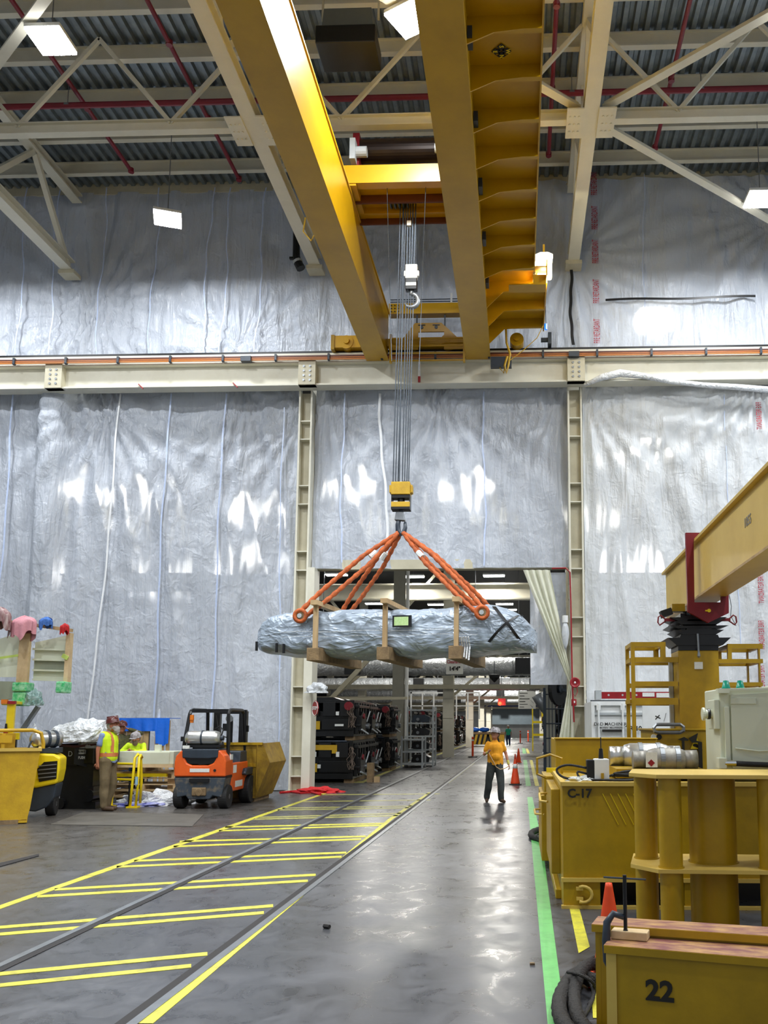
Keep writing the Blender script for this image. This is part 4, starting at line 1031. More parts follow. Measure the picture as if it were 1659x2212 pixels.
# festoon / cable bundle under the walkway end
ga = [P(u,v,23.8) for u,v in ((1092,690),(1094,740),(1102,765),(1098,790),(1094,806),(1090,790),(1096,770))]
B().tube(ga,.035,6).tube([P(u,v,23.9) for u,v in ((1085,770),(1080,795),(1088,806),(1092,785))],.02,5).build('cable_loop', M['yel5'], cr, world=True)
a,b_ = P(1060,782,23.9),P(1105,790,23.9); B().box(a.x,b_.x,23.8,24.0,b_.z-.05,a.z+.12).build('junction_box', M['dark'], cr, **W_)
B().tube([P(u,v,23.7) for u,v in ((1175,700),(1160,730),(1130,757),(1102,778))],.012,5).build('pull_cord', M['yel5'], cr, world=True)
B().tube([P(u,v,21) for u,v in ((660,470),(655,500),(672,520),(680,505),(676,490))],.02,6).build('cable_coil', M['yel5'], cr, world=True)
# light/pendant wires hanging from the trolley
for (u0,v0,u1,v1) in ((836,400,846,780),(920,395,905,800)):
    B().cyl(P(u0,v0,18.5),P(u1,v1,18.5),.008,n=5).build('pendant_wire', M['rope'], cr, world=True)
# ---- auxiliary hook
p = P(889,600,19.2); ax = thing('auxiliary_hook','smaller white-topped auxiliary hook block hanging above the crane end truck','hook block',p)
B().box(-.14,.14,-.08,.08,-.05,.3).box(-.18,.18,-.04,.04,.02,.16).build('housing', M['paper'], ax, bev=.02)
B().box(-.13,.13,-.09,.09,-.32,-.05).build('cross_head', M['black'], ax, bev=.01); B().box(-.12,.12,-.1,-.09,-.24,-.16).build('white_stripe', M['paper'], ax)
def hookcurve(r_, z0):
    pts = [(0,0,z0),(0,0,z0-.1*r_/.15)]
    for k in range(13):
        a = PI/2 - k*PI*1.45/12; pts.append((r_*math.cos(a)*1.0, 0, z0-.1*r_/.15-r_+r_*math.sin(a)))
    return pts
hk = hookcurve(.16,-.3); B().tube(hk,[.05]*3+[.055]*8+[.045,.035,.02,.01],10).build('hook', M['grey'], ax, smooth=True)
top = P(885,410,19.2)
for k in range(4): B().cyl((-.1+.065*k,0,.28),(-.1+.06*k,.0,top.z-p.z),.011,n=5).build('wire_rope', M['rope'], ax)
q_ = P(884,484,19.2)-p; B().box(q_.x-.05,q_.x+.05,q_.y-.05,q_.y+.05,q_.z-.06,q_.z+.06).build('rope_clamp', M['paper'], ax)
# ---- main hook block
HY = 19.15
p = P(867,1062,HY); hb_ = thing('hook_block','yellow main hook block hanging on its wire ropes above the load','hook block',p)
B().prism([(-.21,.19),(.21,.19),(.21,-.1),(-.21,-.1)],-.16,.16).prism([(-.26,.13),(-.21,.13),(-.21,-.06),(-.26,-.04)],-.1,.1).prism([(.26,.13),(.21,.13),(.21,-.06),(.26,-.04)],-.1,.1).build('sheave_housing', M['yel5'], hb_, bev=.012)
B().box(-.21,-.19,-.12,.12,-.4,-.1).box(.19,.21,-.12,.12,-.4,-.1).box(-.2,.2,-.13,.13,-.17,-.1).cyl((0,0,-.3),(0,0,-.12),.08,n=14).build('side_plate', M['black'], hb_)
B().box(-.21,.21,-.13,.13,-.38,-.26).build('cross_head', M['yel5'], hb_, bev=.01); B().box(-.21,.21,-.14,.14,-.43,-.38).build('bottom_plate', M['black'], hb_)
B().prism([(-.11,-.47),(.05,-.47),(.1,-.68),(-.14,-.66)],-.07,.07).build('latch_guard', M['grey'], hb_, bev=.015)
B().cyl((0,0,-.52),(0,0,-.4),.055,n=12).build('shank', M['dark'], hb_)
B().tube([(-.04,0,-.6),(-.07,0,-.75),(-.06,0,-.9),(0,0,-.97),(.07,0,-.93),(.1,0,-.82),(.09,0,-.7)],[.05,.055,.06,.06,.055,.045,.03],12).build('hook', M['dark'], hb_, smooth=True)
for x0,u1 in ((-.19,866),(-.135,872),(-.08,878),(-.05,873),(.02,882),(.07,888),(.12,893),(.16,899)):
    tp = P(u1,404,19.2)-p
    B().cyl((x0,0,.18),tuple(tp),.013,n=6).build('wire_rope', M['rope'], hb_)
g = B()
for x0 in (-.19,-.12,-.07,.05,.1,.16): g.cyl((x0,0,.18),(x0,0,.24),.022,n=8)
g.build('rope_guide', M['dark'], hb_)
# ================================================================ LOAD
LY = 19.25; yaw = -.13
lc = P(860,1368,LY); ld_ = thing('wrapped_machine','long machine part in silver-blue wrapping hanging level from the crane','cargo',(lc.x,lc.y,lc.z),yaw)
pxm = F/(LY)
# profile stations: (x px from centre, top px above 1368, bottom px below, half depth m)
ST = [(-309,-12,30,.25),(-300,8,38,.55),(-285,26,42,.75),(-262,38,45,.85),(-235,43,50,.9),(-190,46,52,.95),(-120,47,54,.95),(-60,46,54,.95),(0,46,53,.95),(60,46,54,.95),(120,48,55,.95),(170,50,52,.95),(220,53,48,.93),(248,46,46,.88),(275,30,42,.8),(295,8,44,.6),(303,-8,46,.35)]
def lerpst(x):
    for a,b_ in zip(ST,ST[1:]):
        if a[0] <= x <= b_[0]:
            t = (x-a[0])/(b_[0]-a[0]); return [a[i]+(b_[i]-a[i])*t for i in range(4)]
    return list(ST[-1]) if x > 0 else list(ST[0])
def fn(s_,t_):
    x = -309+612*s_; _,tp,bt,hd_ = lerpst(x); a = 2*PI*t_-PI/2
    ca, sa = math.cos(a), math.sin(a)
    sq = lambda v,e: math.copysign(abs(v)**e, v)
    z = (tp if sa > 0 else bt)*sq(sa,.45); y = hd_*sq(ca,.4)
    if s_ in (0,1): z *= .6; y *= .5
    X = x/pxm; Z = z/pxm
    n_ = noise.noise(Vector((X*1.5,y*1.2,Z*2)))*.055+abs(noise.noise(Vector((X*4+Z*3,y*2,Z*6))))*.05
    n2_ = .03*abs(math.sin(X*5+Z*4))
    k = 1+(n_-n2_)/.8
    return (X, y*k, Z*k)
bd = MB().grid(200,64,fn)
n0 = 201; bd.add([bd.v[j*n0] for j in range(64)],[tuple(range(64))]); bd.add([bd.v[j*n0+200] for j in range(64)],[tuple(range(63,-1,-1))])
bd.build('wrapping', M['wrap'], ld_, smooth=True)
fr = [(-178,'left'),(-28,'middle'),(122,'right')]
for u_,nm in fr:
    X = (u_+29)/pxm
    B().box(X-.045,X+.045,-1.12,-1.03,-.5,.58).build('upright_timber', M['wood'], ld_); B().box(X-.04,X+.04,1.03,1.12,-.5,.55).build('upright_timber', M['wood'], ld_)
    B().box(X-.045,X+.1,-1.3,1.15,.5,.6).build('top_timber', M['wood'], ld_)
    B().box(X-.14,X+.13,-1.2,1.75,-.67,-.4).build('bottom_timber', M['wood3'], ld_, bev=.01)
# black cross strap on the right end
sx0 = [(224,44),(240,24),(256,4),(274,-22),(280,-38)]; sx1 = [(284,30),(270,22),(252,8),(232,-12),(212,-34)]
def onload(x,z,o=.035):
    _,tp,bt,hd_ = lerpst(x); zz = z/(tp if z > 0 else bt); zz = max(-.98,min(.98,zz))
    return (x/pxm, -hd_*(1-abs(zz)**2.2)**.22-o, z/pxm)
for pa in (sx0,sx1):
    pr = []
    for i in range(25):
        t = i/24*(len(pa)-1); k = min(int(t),len(pa)-2); f = t-k
        x = pa[k][0]*(1-f)+pa[k+1][0]*f; z = pa[k][1]*(1-f)+pa[k+1][1]*f
        pr.append((onload(x-3.5,z,.06),onload(x+3.5,z,.06)))
    B().quadstrip(pr,0).build('black_strap', M['tape'], ld_, sol=.01)
B().box(16/pxm,56/pxm,-1.06,-1.0,2/pxm,26/pxm).build('document_pouch', M['black'], ld_); B().box(20/pxm,50/pxm,-1.068,-1.06,5/pxm,23/pxm).build('document', M['screen'], ld_)
# stretch film bands
for z in (-4,-14):
    pr = []
    for i in range(60):
        x = -230+i*7.2; pr.append((onload(x,z-.4+math.sin(i*.3),.05),onload(x,z+.5+math.sin(i*.3),.05)))
    B().quadstrip(pr,0).build('stretch_film_band', M['poly'], ld_, sol=.004)
for k in range(4):
    x = 160+5*k; B().tube([onload(x,-20,.12),onload(x+1,-40,.14),((x+1)/pxm,-1.05,-.6-.03*k)],.018,6).build('strap_tail', M['poly'], ld_)
for x,z in ((-285,-30),(-240,-34),(-224,-36)): B().box(x/pxm-.02,x/pxm+.02,-.95,-.9,z/pxm-.12,z/pxm+.08).build('black_strap', M['tape'], ld_)
lugs = {'fl':(-183,29,-1.0),'fr':(204,28,-1.0),'bl':(-148,48,.7),'br':(192,50,.7)}
for k in ('fl','fr'):
    x,z,y = lugs[k]; B().cyl((x/pxm,y-.12,z/pxm),(x/pxm,y+.05,z/pxm),.11,n=20).build('lifting_pin', M['wood3'], ld_); B().cyl((x/pxm,y-.14,z/pxm),(x/pxm,y-.12,z/pxm),.05,n=14).build('pin_cap', M['lgrey'], ld_)
LM = MX[ld_.name]
hkp = p+Vector((0,0,-.95))
rs = random.Random(5)
for key,hx,lab in (('fl',-.06,'orange round sling from the hook to the near left lug of the wrapped load'),('fr',.06,'orange round sling from the hook to the near right lug of the wrapped load'),('bl',-.02,'darker orange round sling going down behind the left half of the load'),('br',.08,'orange round sling going down behind the right half of the load')):
    x,z,y = lugs[key]; e = LM @ Vector((x/pxm,y-.08,z/pxm)); t = thing('round_sling', lab, 'sling', e, 0, 'orange round slings')
    s0 = hkp+Vector((hx,-.03 if key[0]=='f' else .05,0)); 
    for o_,zz in ((-.1,.0),(.1,-.02)):
        pts = []; n_ = 46
        for i in range(n_+1):
            f = i/n_; sp_ = min(1,f*3)*(1-.35*max(0,f-.75)*4)
            q_ = s0.lerp(e,f); off = Vector((o_*sp_*.75, 0, o_*sp_*(-.9 if key[1]=='l' else .9)))
            pts.append(q_+off-e)
        rr_ = [.05+.009*math.sin(i*1.9+o_*40) for i in range(n_+1)]
        B().tube(pts,rr_,9).build('sling_strand', M['sling'], t, smooth=True)
    if key[0]=='f':
        B().tube([(.12*math.cos(k*PI/8),-.02,.12*math.sin(k*PI/8)) for k in range(16)],.045,8,closed=True).build('sling_eye', M['sling'], t, smooth=True)
    f = .24 if key != 'fr' else .26; d_ = (s0-e).normalized(); c_ = (s0-e)*(1-f) - Vector((0,0,0))
    c_ = c_+Vector((-.07*.7,0,.06 if key[1]=='r' else -.05)) if key != 'fr' else c_+Vector((-.05,0,-.05))
    if key in ('fl','fr','bl'): B().cyl(c_-d_*.09,c_+d_*.09,.066,n=9).build('white_tag', M['paper'], t)
# ceiling heater box, black bracket pieces, ventilation pipe
p = G(755,125,15.9); t = thing('unit_heater','dark square unit heater with grey hood hanging under the roof','heater',p)
B().box(-.62,.62,-.5,.35,-.05,.35).build('louvre_box', M['black'], t, bev=.02); B().prism([(-.55,.35),(.55,.35),(.5,.9),(-.5,.9)],-.3,.4).build('hood', mat('grey galvanised hood','5c615f',.5), t)
for x in (-.6,.6): B().box(x-.02,x+.02,0,.05,.9,2.3).build('hanger', M['creamd'], t)
p = P(640,560,24.6); t = thing('black_bracket','black pipe end with bracket on the upper wall left of the crane','pipe',p)
B().tube([(-.02,0,.9),(0,0,.1),(.05,0,-.1),(.15,0,-.3)],[.1,.11,.13,.14],10).build('pipe', M['black'], t); B().cyl((.03,0,-.05),(.06,0,-.12),.145,n=12).build('band', M['lgrey'], t); B().box(-.2,0,-.05,.05,0,.06).build('arm', M['black'], t)
# ================================================================ RIGHT FOREGROUND
def beamI(name, lab, a, b_, h, fw, loc_up=None):
    pass
# two low yellow girders: 22 and the one behind
def girder(lab, c0, ang, L_, H, D):
    t = thing('spreader_girder', lab, 'girder', c0, ang, 'yellow spreader girders on the floor')
    B().box(0,L_,D*.42,D*.58,.03,H-.03).box(0,.03,0,D,.0,H-.03).box(0,L_,0,D,0,.03).build('web', M['yel2'], t)
    B().box(-.02,L_,-.02,D+.02,H-.03,H).build('top_flange', M['primer'], t)
    B().box(-.02,L_,-.025,-.02,H-.045,H-.002).build('flange_edge', M['yel2'], t)
    B().box(0,L_,.0,.04,.03,H-.045).build('face_plate', M['yel2'], t)
    return t
a1 = G(1313,2040,.6); g1 = girder('yellow girder stencilled 22 in the bottom right corner', (a1.x,a1.y,0), -.3, 3.2, .6, .26)
text('22',.155,M['ink'],g1,(.3,-.005,.36),bold=.035,ext=.003,sx=1.05)
B().box(-.01,.05,-.01,.0,.0,.57).build('end_strip', M['yel3'], g1)
a2 = G(1286,1995,.66); g2 = girder('longer yellow girder standing right behind the one stencilled 22', (a2.x,a2.y,0), -.26, 3.6, .66, .2)
g = B()
for k in range(6): g.cyl((.75+.38*k,-.012,.5),(.75+.38*k,.0,.5),.024,n=12)
g.build('bolt_hole', M['wood3'], g2); B().box(.06,3.4,-.03,.0,.42,.44).box(.06,3.4,-.03,.0,.56,.58).build('channel_rib', M['yel2'], g2)
# C-clamp with wooden block
cl = a1; c0 = G(1337,2020,.6)
t = thing('timber_block','pale wood block clamped on top of the girder stencilled 22','timber',(c0.x+.06,c0.y-.02,.602),-.3)
B().box(-.09,.13,-.12,.12,0,.05).build('block', M['wood2'], t, bev=.006)
t = thing('c_clamp','black C-clamp gripping the wood block on the girder','clamp',(c0.x,c0.y-.1,.6),-.3)
B().tube([(.02,.0,.13),(-.04,-.02,.15),(-.075,-.04,.1),(-.08,-.05,0),(-.075,-.05,-.12),(-.05,-.05,-.17),(.02,-.04,-.18)],[.018,.022,.024,.026,.026,.024,.018],8).build('clamp_frame', M['dark'], t, smooth=True)
B().cyl((.03,0,.06),(.03,0,.38),.012,n=8).cyl((.03,0,.03),(.03,0,.06),.026,.012,n=10).build('screw', M['black'], t); B().cyl((-.1,0,.36),(.16,0,.36),.006,n=6).build('tommy_bar', M['dark'], t)
# hoses on the floor
def hose(pts, r_, lab, m='hose', nm='hydraulic_hose'):
    P3 = [Vector(q_) for q_ in pts]; out = []
    n_ = len(P3)
    for i in range(n_-1):
        p0 = P3[max(i-1,0)]; p1 = P3[i]; p2 = P3[i+1]; p3 = P3[min(i+2,n_-1)]
        for k in range(8):
            t_ = k/8; out.append(.5*((2*p1)+(p2-p0)*t_+(2*p0-5*p1+4*p2-p3)*t_*t_+(3*p1-p0-3*p2+p3)*t_**3))
    out.append(P3[-1])
    rr_ = [r_*(1+.06*math.sin(i*2.1)) for i in range(len(out))]
    return tag(B().tube(out,rr_,9).build(nm, M[m], smooth=True), lab, 'hose', 'black hoses on the floor')
def gz(u,v,z): q_ = G(u,v,z); return (q_.x,q_.y,z)
hose([gz(1330,2110,.06),gz(1285,2118,.07),gz(1245,2105,.06),gz(1222,2130,.06),gz(1208,2165,.06),gz(1215,2205,.06),gz(1250,2245,.06),gz(1320,2270,.06)],.052,'thick braided black hose looping out from under the girders')
hose([gz(1320,2080,.12),gz(1270,2085,.14),gz(1250,2108,.12),gz(1240,2150,.06),gz(1250,2200,.06),gz(1290,2240,.06),gz(1330,2250,.06)],.045,'second thick black hose lying inside the first loop')
hose([gz(1300,2060,.1),gz(1262,2080,.1),gz(1256,2100,.12),gz(1275,2120,.1),gz(1282,2150,.04),gz(1270,2180,.02),gz(1258,2205,.02),gz(1268,2240,.02)],.014,'thin black cable winding over the thick hoses',nm='cable')
hose([gz(1226,2100,.14),gz(1250,2105,.16),gz(1280,2122,.12),gz(1284,2145,.03),gz(1272,2170,.02)],.012,'thin grey cable crossing the hose loop',nm='cable')
hose([gz(1215,1798,.05),gz(1180,1790,.05),gz(1152,1796,.05),gz(1148,1806,.05),gz(1165,1812,.05),gz(1190,1822,.05),gz(1215,1832,.05)],.05,'black hose loop lying on the green stripe by the power unit')
hose([gz(1215,1806,.1),gz(1185,1800,.1),gz(1160,1803,.1),gz(1170,1812,.08),gz(1200,1812,.08)],.016,'thin cable on the small hose loop by the power unit',nm='cable')
tag(B().tube([gz(700,2000,.02)]+[gz(712,2002,.02)],.02,6).build('floor_debris', M['groove']),'dark chip of debris on the floor right of the worn yellow line','debris')
tag(B().box(G(1150,2085).x-.02,G(1150,2085).x+.02,G(1150,2085).y,G(1150,2085).y+.03,0,.015).build('floor_debris', M['wood3']),'small brown chip on the floor left of the green stripe','debris')
# C-17 power unit
c17 = thing('power_unit','large yellow steel power unit box stencilled C-17','power unit',(.46,9.45,0))
Wd, Dp, Ht = 3.4, 2.5, 1.27
B().box(0,Wd,0,.04,.3,Ht).box(0,.04,.04,Dp,.0,Ht).box(0,Wd,Dp-.04,Dp,0,Ht).box(.04,Wd,.04,Dp-.04,Ht-.06,Ht-.02).box(0,.38,0,.05,0,.28).box(1.25,1.4,0,.05,0,.3).box(2.5,Wd,0,.05,0,.3).build('body', M['yel2'], c17)
B().box(-.02,Wd,-.03,.03,.27,.31).box(-.01,Wd,-.04,.05,Ht-.02,Ht+.02).box(-.02,.03,-.03,Dp,Ht-.02,Ht+.02).box(-.02,Wd,-.03,.02,0,.03).build('rim', M['yel3'], c17)
B().box(.3,2.5,.5,.55,0,.3).build('fork_pocket', M['black'], c17)
B().tube([(.2+.09*math.cos(a),-.05,.15+.08*math.sin(a)) for a in [k*PI*1.3/10-PI*.65 for k in range(11)]],.017,8).build('lifting_ring', M['yel3'], c17, smooth=True)
B().box(.13,.2,-.05,0,.09,.12).box(.13,.2,-.05,0,.19,.22).build('ring_bracket', M['yel3'], c17)
text('C-17',.125,M['ink'],c17,(.05,-.035,Ht-.1),bold=.035,align='LEFT',ext=.003)
g = B()
for k in range(6): g.bar((.42+.08*k,-.004,Ht-.1),(.58+.08*k,-.004,Ht-.42),.006,.012,up=(0,1,0))
g.build('chalk_scratch', M['yel4'], c17)
g = B().box(-.16,.0,Dp-.0,Dp+1.6,.1,.95).box(-.1,0,.6,Dp-.2,.25,Ht-.1).box(-.06,0,.5,Dp,.0,.1).box(-.12,0,Dp,Dp+1.2,.95,1.2)
g.build('side_cabinet', M['yel2'], c17, bev=.01)
B().tube([(-.12,1.2,.98),(-.2,1.3,.98),(-.2,1.9,1.02),(-.1,2.0,1.02)],.015,6).tube([(-.12,2.5,.7),(-.24,2.6,.7),(-.24,3.2,.7),(-.1,3.3,.7)],.015,6).build('grab_rail', M['yel3'], c17)
B().tube([(-.1,2.2,1.2),(-.22,2.2,1.25),(-.22,2.2,1.45),(-.05,2.2,1.5),(.1,2.2,1.45),(.1,2.2,1.2)],.02,6).build('guard_loop', M['yel2'], c17)
B().box(-.1,.04,2.15,2.2,1.27,1.33).build('yellow_tag', M['yel4'], c17)
# on top of it: control box, cables, tanks
p = P(1297,1688,9.75); t = thing('control_box','white control box with antenna on the front edge of the power unit','control box',(p.x,9.75,1.29))
B().box(-.07,.09,-.08,.1,0,.23).build('case', M['white'], t, bev=.01); B().box(-.15,-.07,-.08,.08,.02,.22).build('side_plug', M['black'], t, bev=.01)
B().cyl((.01,0,.23),(.01,0,.34),.028,.02,n=10).cyl((.01,0,.34),(.01,0,.46),.006,n=6).build('antenna', M['black'], t); B().box(.0,.03,-.1,-.08,-.0,.08).build('toggle', M['yel5'], t)
hose([(p.x-.15,9.75,1.42),(p.x-.35,9.78,1.45),(p.x-.47,9.8,1.4),(p.x-.4,9.75,1.32),(p.x-.2,9.65,1.3),(p.x+.1,9.62,1.3),(p.x+.35,9.6,1.31),(p.x+.45,9.75,1.38)],.013,'black cable looping left of the white control box','rubber','cable')
hose([(p.x-.15,9.72,1.36),(p.x-.25,9.7,1.38),(p.x-.2,9.66,1.31),(p.x+.05,9.58,1.3),(p.x+.3,9.56,1.3),(p.x+.5,9.7,1.32),(p.x+.3,9.8,1.33),(p.x+.12,9.76,1.34),(p.x+.4,9.9,1.36)],.012,'black cable coiled right of the white control box','rubber','cable')
hose([(p.x+.1,9.8,1.33),(p.x+.3,9.9,1.38),(p.x+.5,9.8,1.37),(p.x+.35,9.7,1.35),(p.x+.15,9.75,1.36),(p.x+.4,9.85,1.39)],.012,'black cable bundle behind the control box','rubber','cable')
crumple('rag', (p.x-.2,9.7,1.28), .14,.09,.05, M['paper'], 'grey crumpled rag on the power unit left of the control box','rag',8,.6)
def tank(lab, c, L_, r_, m, guard=False, ang=0, end='L'):
    t = thing('propane_tank', lab, 'gas tank', c, ang, 'gas tanks lying on their sides')
    B().lathe([(.001,0),(r_*.5,.01),(r_*.85,.05),(r_,.12),(r_,L_-.12),(r_*.85,L_-.05),(r_*.5,L_-.01),(.001,L_)],ax=(1,0,0),n=30).build('cylinder', m, t, smooth=True)
    for f in (.35,.7): B().lathe([(r_*1.0,L_*f),(r_*1.06,L_*f),(r_*1.06,L_*f+.05),(r_*1.0,L_*f+.05)],ax=(1,0,0),n=30).build('strap_band', M['grey'], t)
    B().lathe([(r_*.72,-.13),(r_*.75,-.13),(r_*.75,.05),(r_*.72,.05)],ax=(1,0,0),n=24).build('collar', m, t, smooth=True)
    B().lathe([(r_*.8,L_-.05),(r_*.82,L_+.1),(r_*.78,L_+.1)],ax=(1,0,0),n=24).build('foot_ring', m, t, smooth=True)
    B().cyl((-.1,0,0),(.02,0,0),.035,n=10).box(-.12,-.05,-.02,.02,-.05,.05).build('valve', M['wood3'], t)
    return t
tk = tank('bright silver propane tank behind the dull one on the power unit', (P(1318,1632,10.9).x+.12,10.9,P(1318,1633,10.9).z), .62,.155, M['alu'])
tk = tank('dull grey propane tank with flammable label on the power unit', (P(1378,1637,10.3).x+.07,10.3,P(1378,1641,10.3).z), .5,.135, mat('weathered aluminium','a8a59d',.5,.5,col2='706c64',scale=7,mix=.8))
B().box(.0,.13,-.145,-.135,-.08,.09).build('label', M['paper'], tk); B().prism([(.06,-.07),(.1,-.03),(.06,.01),(.02,-.03)],-.15,-.145).build('hazard_diamond', M['red'], tk)
p = P(1420,1655,10.4); tag(B().box(p.x-.5,p.x+.5,10.15,11.1,1.29,p.z-.02).build('tank_cradle', M['yel2']),'yellow cradle under the two propane tanks','cradle')
# yellow panel box behind
y0 = 12.9; a = P(1200,1597,y0); 
tag(B().box(a.x,a.x+1.45,y0,y0+1.8,.0,a.z).box(a.x-.02,a.x+1.47,y0-.02,y0+.1,a.z,a.z+.02).build('steel_bin', M['yel2'], bev=.01),'plain yellow steel box standing behind the power unit','box')
# tube stand
s0 = (P(1418,1700,7.4).x,7.4,0)
ts = thing('pipe_stand','yellow stand of fat steel tubes with three plates in front of the power unit','stand',s0,-.04)
zt = 1.9-(1670-1563)*7.4/1900
pl_ = [(0,0),(1.55,0),(1.55,.9),(-.12,.9),(-.2,.28)]
B().prism(pl_,zt-.035,zt,'z').build('top_plate', M['yel3'], ts, bev=.004)
zm = 1.9-(1868-1563)*7.4/1900
B().prism(pl_,zm-.02,zm+.01,'z').build('middle_plate', M['yel3'], ts); B().prism(pl_,0,.03,'z').build('bottom_plate', M['yel2'], ts)
for x,y,r_,nm in ((.12,.12,.095,'small_tube'),(-.03,.62,.1,'small_tube'),(.52,.45,.2,'large_tube'),(.93,.12,.095,'small_tube'),(1.1,.65,.095,'small_tube'),(1.35,.4,.2,'large_tube')):
    B().cyl((x,y,.03),(x,y,zm-.02),r_,n=32).cyl((x,y,zm+.01),(x,y,zt-.035),r_,n=32).cyl((x,y,zm+.01),(x,y,zm+.02),r_+.012,n=32).build(nm, M['yel2'], ts, smooth=False)
for ch in ts.children:
    if 'tube' in ch.name: autosmooth(ch.data and ch)
# pale green cabinet machine
py = 9.9; p0 = P(1552,1488,py); p1 = P(1527,1668,py)
gc = thing('machine_cabinet','pale green enamelled machine cabinet with two green lenses at the right edge','machine',(p0.x,py,1.29))
hz = p0.z-1.29
B().prism([(0,0),(1.6,0),(1.6,hz+.16),(1.0,hz+.12),(.55,hz+.02),(.0,hz)],0,.75).build('body', M['green'], gc, bev=.015)
B().prism([(.12,hz-.06),(.55,hz-.04),(1.6,hz+.08),(1.6,.12),(.12,.12)],-.03,0).build('front_panel', M['green'], gc, bev=.01)
B().box(.12,.4,-.045,-.03,hz-.17,hz-.1).box(.05,.1,-.04,0,.2,hz-.2).build('trim_plate', M['green'], gc, bev=.004)
B().box(-.03,.1,-.1,-.0,hz-.05,hz).box(0,.95,-.06,-.03,hz-.02,hz+.0).build('corner_flange', M['green'], gc)
for x in (.13,.29): B().lathe([(.05,0),(.05,.02),(.045,.03),(.03,.1),(.001,.105)],c=(x,.2,hz),n=16).build('green_lens', M['teal'], gc, smooth=True)
B().cyl((-.17,.1,hz*.72),(-.14,.1,hz*.72),.075,n=18).cyl((-.14,.1,hz*.72),(-.03,.1,hz*.72),.05,n=16).build('side_knob', M['green'], gc, bev=.01); B().cyl((-.11,.1,hz*.72),(-.08,.1,hz*.72),.058,n=16).build('knob_ring', M['black'], gc)
B().box(-.06,.0,-.02,.3,hz*.55,hz*.88).build('side_plate', M['green'], gc, bev=.01)
B().tube([(.1,-.09,.18),(.3,-.1,.17),(.6,-.1,.16),(.85,-.1,.17)],.03,10).build('hose', M['rubber'], gc, smooth=True)
B().cyl((.02,-.09,.18),(.14,-.09,.18),.035,n=10).cyl((.78,-.1,.17),(1.0,-.1,.18),.035,n=10).build('hose_fitting', M['chrome'], gc); B().box(-.05,.04,-.12,.02,.12,.24).build('valve_block', M['green'], gc, bev=.01)
B().tube([(.15,-.05,.34),(.4,-.06,.31),(.65,-.06,.32),(.8,-.06,.28),(1.2,-.06,.26)],.012,6).build('pipe', M['green'], gc)
B().box(.7,.98,-.14,-.03,hz-.14,hz-.02).build('lamp_bracket', M['green'], gc, bev=.01); B().cyl((.86,-.14,hz-.3),(.86,-.14,hz-.14),.05,n=12).build('motor', M['black'], gc); B().box(.8,.92,-.19,-.08,hz-.5,hz-.3).build('sensor_body', M['white'], gc, bev=.02)
B().tube([(.6,-.06,hz-.12),(.72,-.12,hz-.2),(.78,-.14,hz-.4),(.85,-.16,hz-.52),(.95,-.15,hz-.5),(1.0,-.12,hz-.7)],.014,6).tube([(.75,-.1,hz-.3),(.73,-.14,hz-.45),(.82,-.18,hz-.58)],.01,5).build('cable', M['rubber'], gc)
# yellow gantry tower
gy = 15.0
def pg(u,v,Y=gy): q_ = P(u,v,Y); return q_.x,q_.z
def rect(mb,u0,v0,u1,v1,d0,d1,Y=gy):
    x0,z1 = pg(u0,v0,Y); x1,z0 = pg(u1,v1,Y); mb.box(x0,x1,Y+d0,Y+d1,z0,z1); return mb
gt = thing('lifting_gantry','yellow hydraulic gantry tower with ladder-like side frames','gantry',(pg(1508,0)[0],gy,0))
x0,z1 = pg(1465,1405); x1,_ = pg(1552,1405)
B().box(x0,x1,gy,gy+.7,.35,z1-.0).build('mast', M['yel2'], gt, world=True, bev=.01)
B().box(x0,x1,gy-.01,gy+.71,z1-.0,z1+.22).build('mast_head', M['black'], gt, **W_)
xa,za = pg(1500,1448); B().box(xa,xa+.14,gy-.02,gy,za+.02,za+.14).build('label', M['paper'], gt, **W_)
xs_,zs_ = pg(1506,1408); B().cyl((xs_,gy-.08,zs_+.3),(xs_+.01,gy-.08,zs_-.06),.018,n=8).lathe([(.01,-.09),(.03,-.06),(.02,0)],c=(xs_+.01,gy-.08,zs_-.02),n=8).build('hook_chain', M['grey'], gt, **W_)
for nm,(ua,ub) in (('L',(1363,1465)),('R',(1552,1648))):
    for dy in (0,.75):
        f = B()
        if nm == 'L':
            rect(f,1363,1387,1375,1595,dy,dy+.08); rect(f,1363,1387,1438,1397,dy,dy+.08); rect(f,1427,1387,1438,1425,dy,dy+.08)
            for v in (1420,1472,1508): rect(f,1372,v,1465,v+(10 if v < 1500 else 14),dy,dy+.08)
        else:
            rect(f,1638,1391,1649,1595,dy,dy+.08); rect(f,1572,1391,1648,1401,dy,dy+.08); rect(f,1572,1391,1581,1425,dy,dy+.08)
            for v in (1424,1474,1510): rect(f,1552,v,1648,v+8,dy,dy+.08)
        f.build('side_frame', M['yel2'], gt, **W_)
    for u_,v in (((1367,1392),(1367,1425),(1367,1515),(1433,1392)) if nm == 'L' else ((1643,1396),(1643,1428),(1577,1396),(1643,1478))):
        x,z = pg(u_,v); B().box(x-.035,x+.035,gy+.08,gy+.75,z-.035,z+.035).build('frame_tie', M['yel2'], gt, **W_)
    x,z = pg(1460 if nm=='L' else 1556,1425); B().box(x-.03,x+.03,gy+.5,gy+.6,1.3,z).build('guide_post', M['lgrey'], gt, **W_)
x0,z0 = pg(1410,1640); x1,z1 = pg(1528,1578)
B().box(x0,x1+1.2,gy-.5,gy+1.4,.2,z1).box(x0-.05,x1+1.25,gy-.52,gy+1.42,z1,z1+.03).build('base_housing', M['yel2'], gt, world=True, bev=.01)
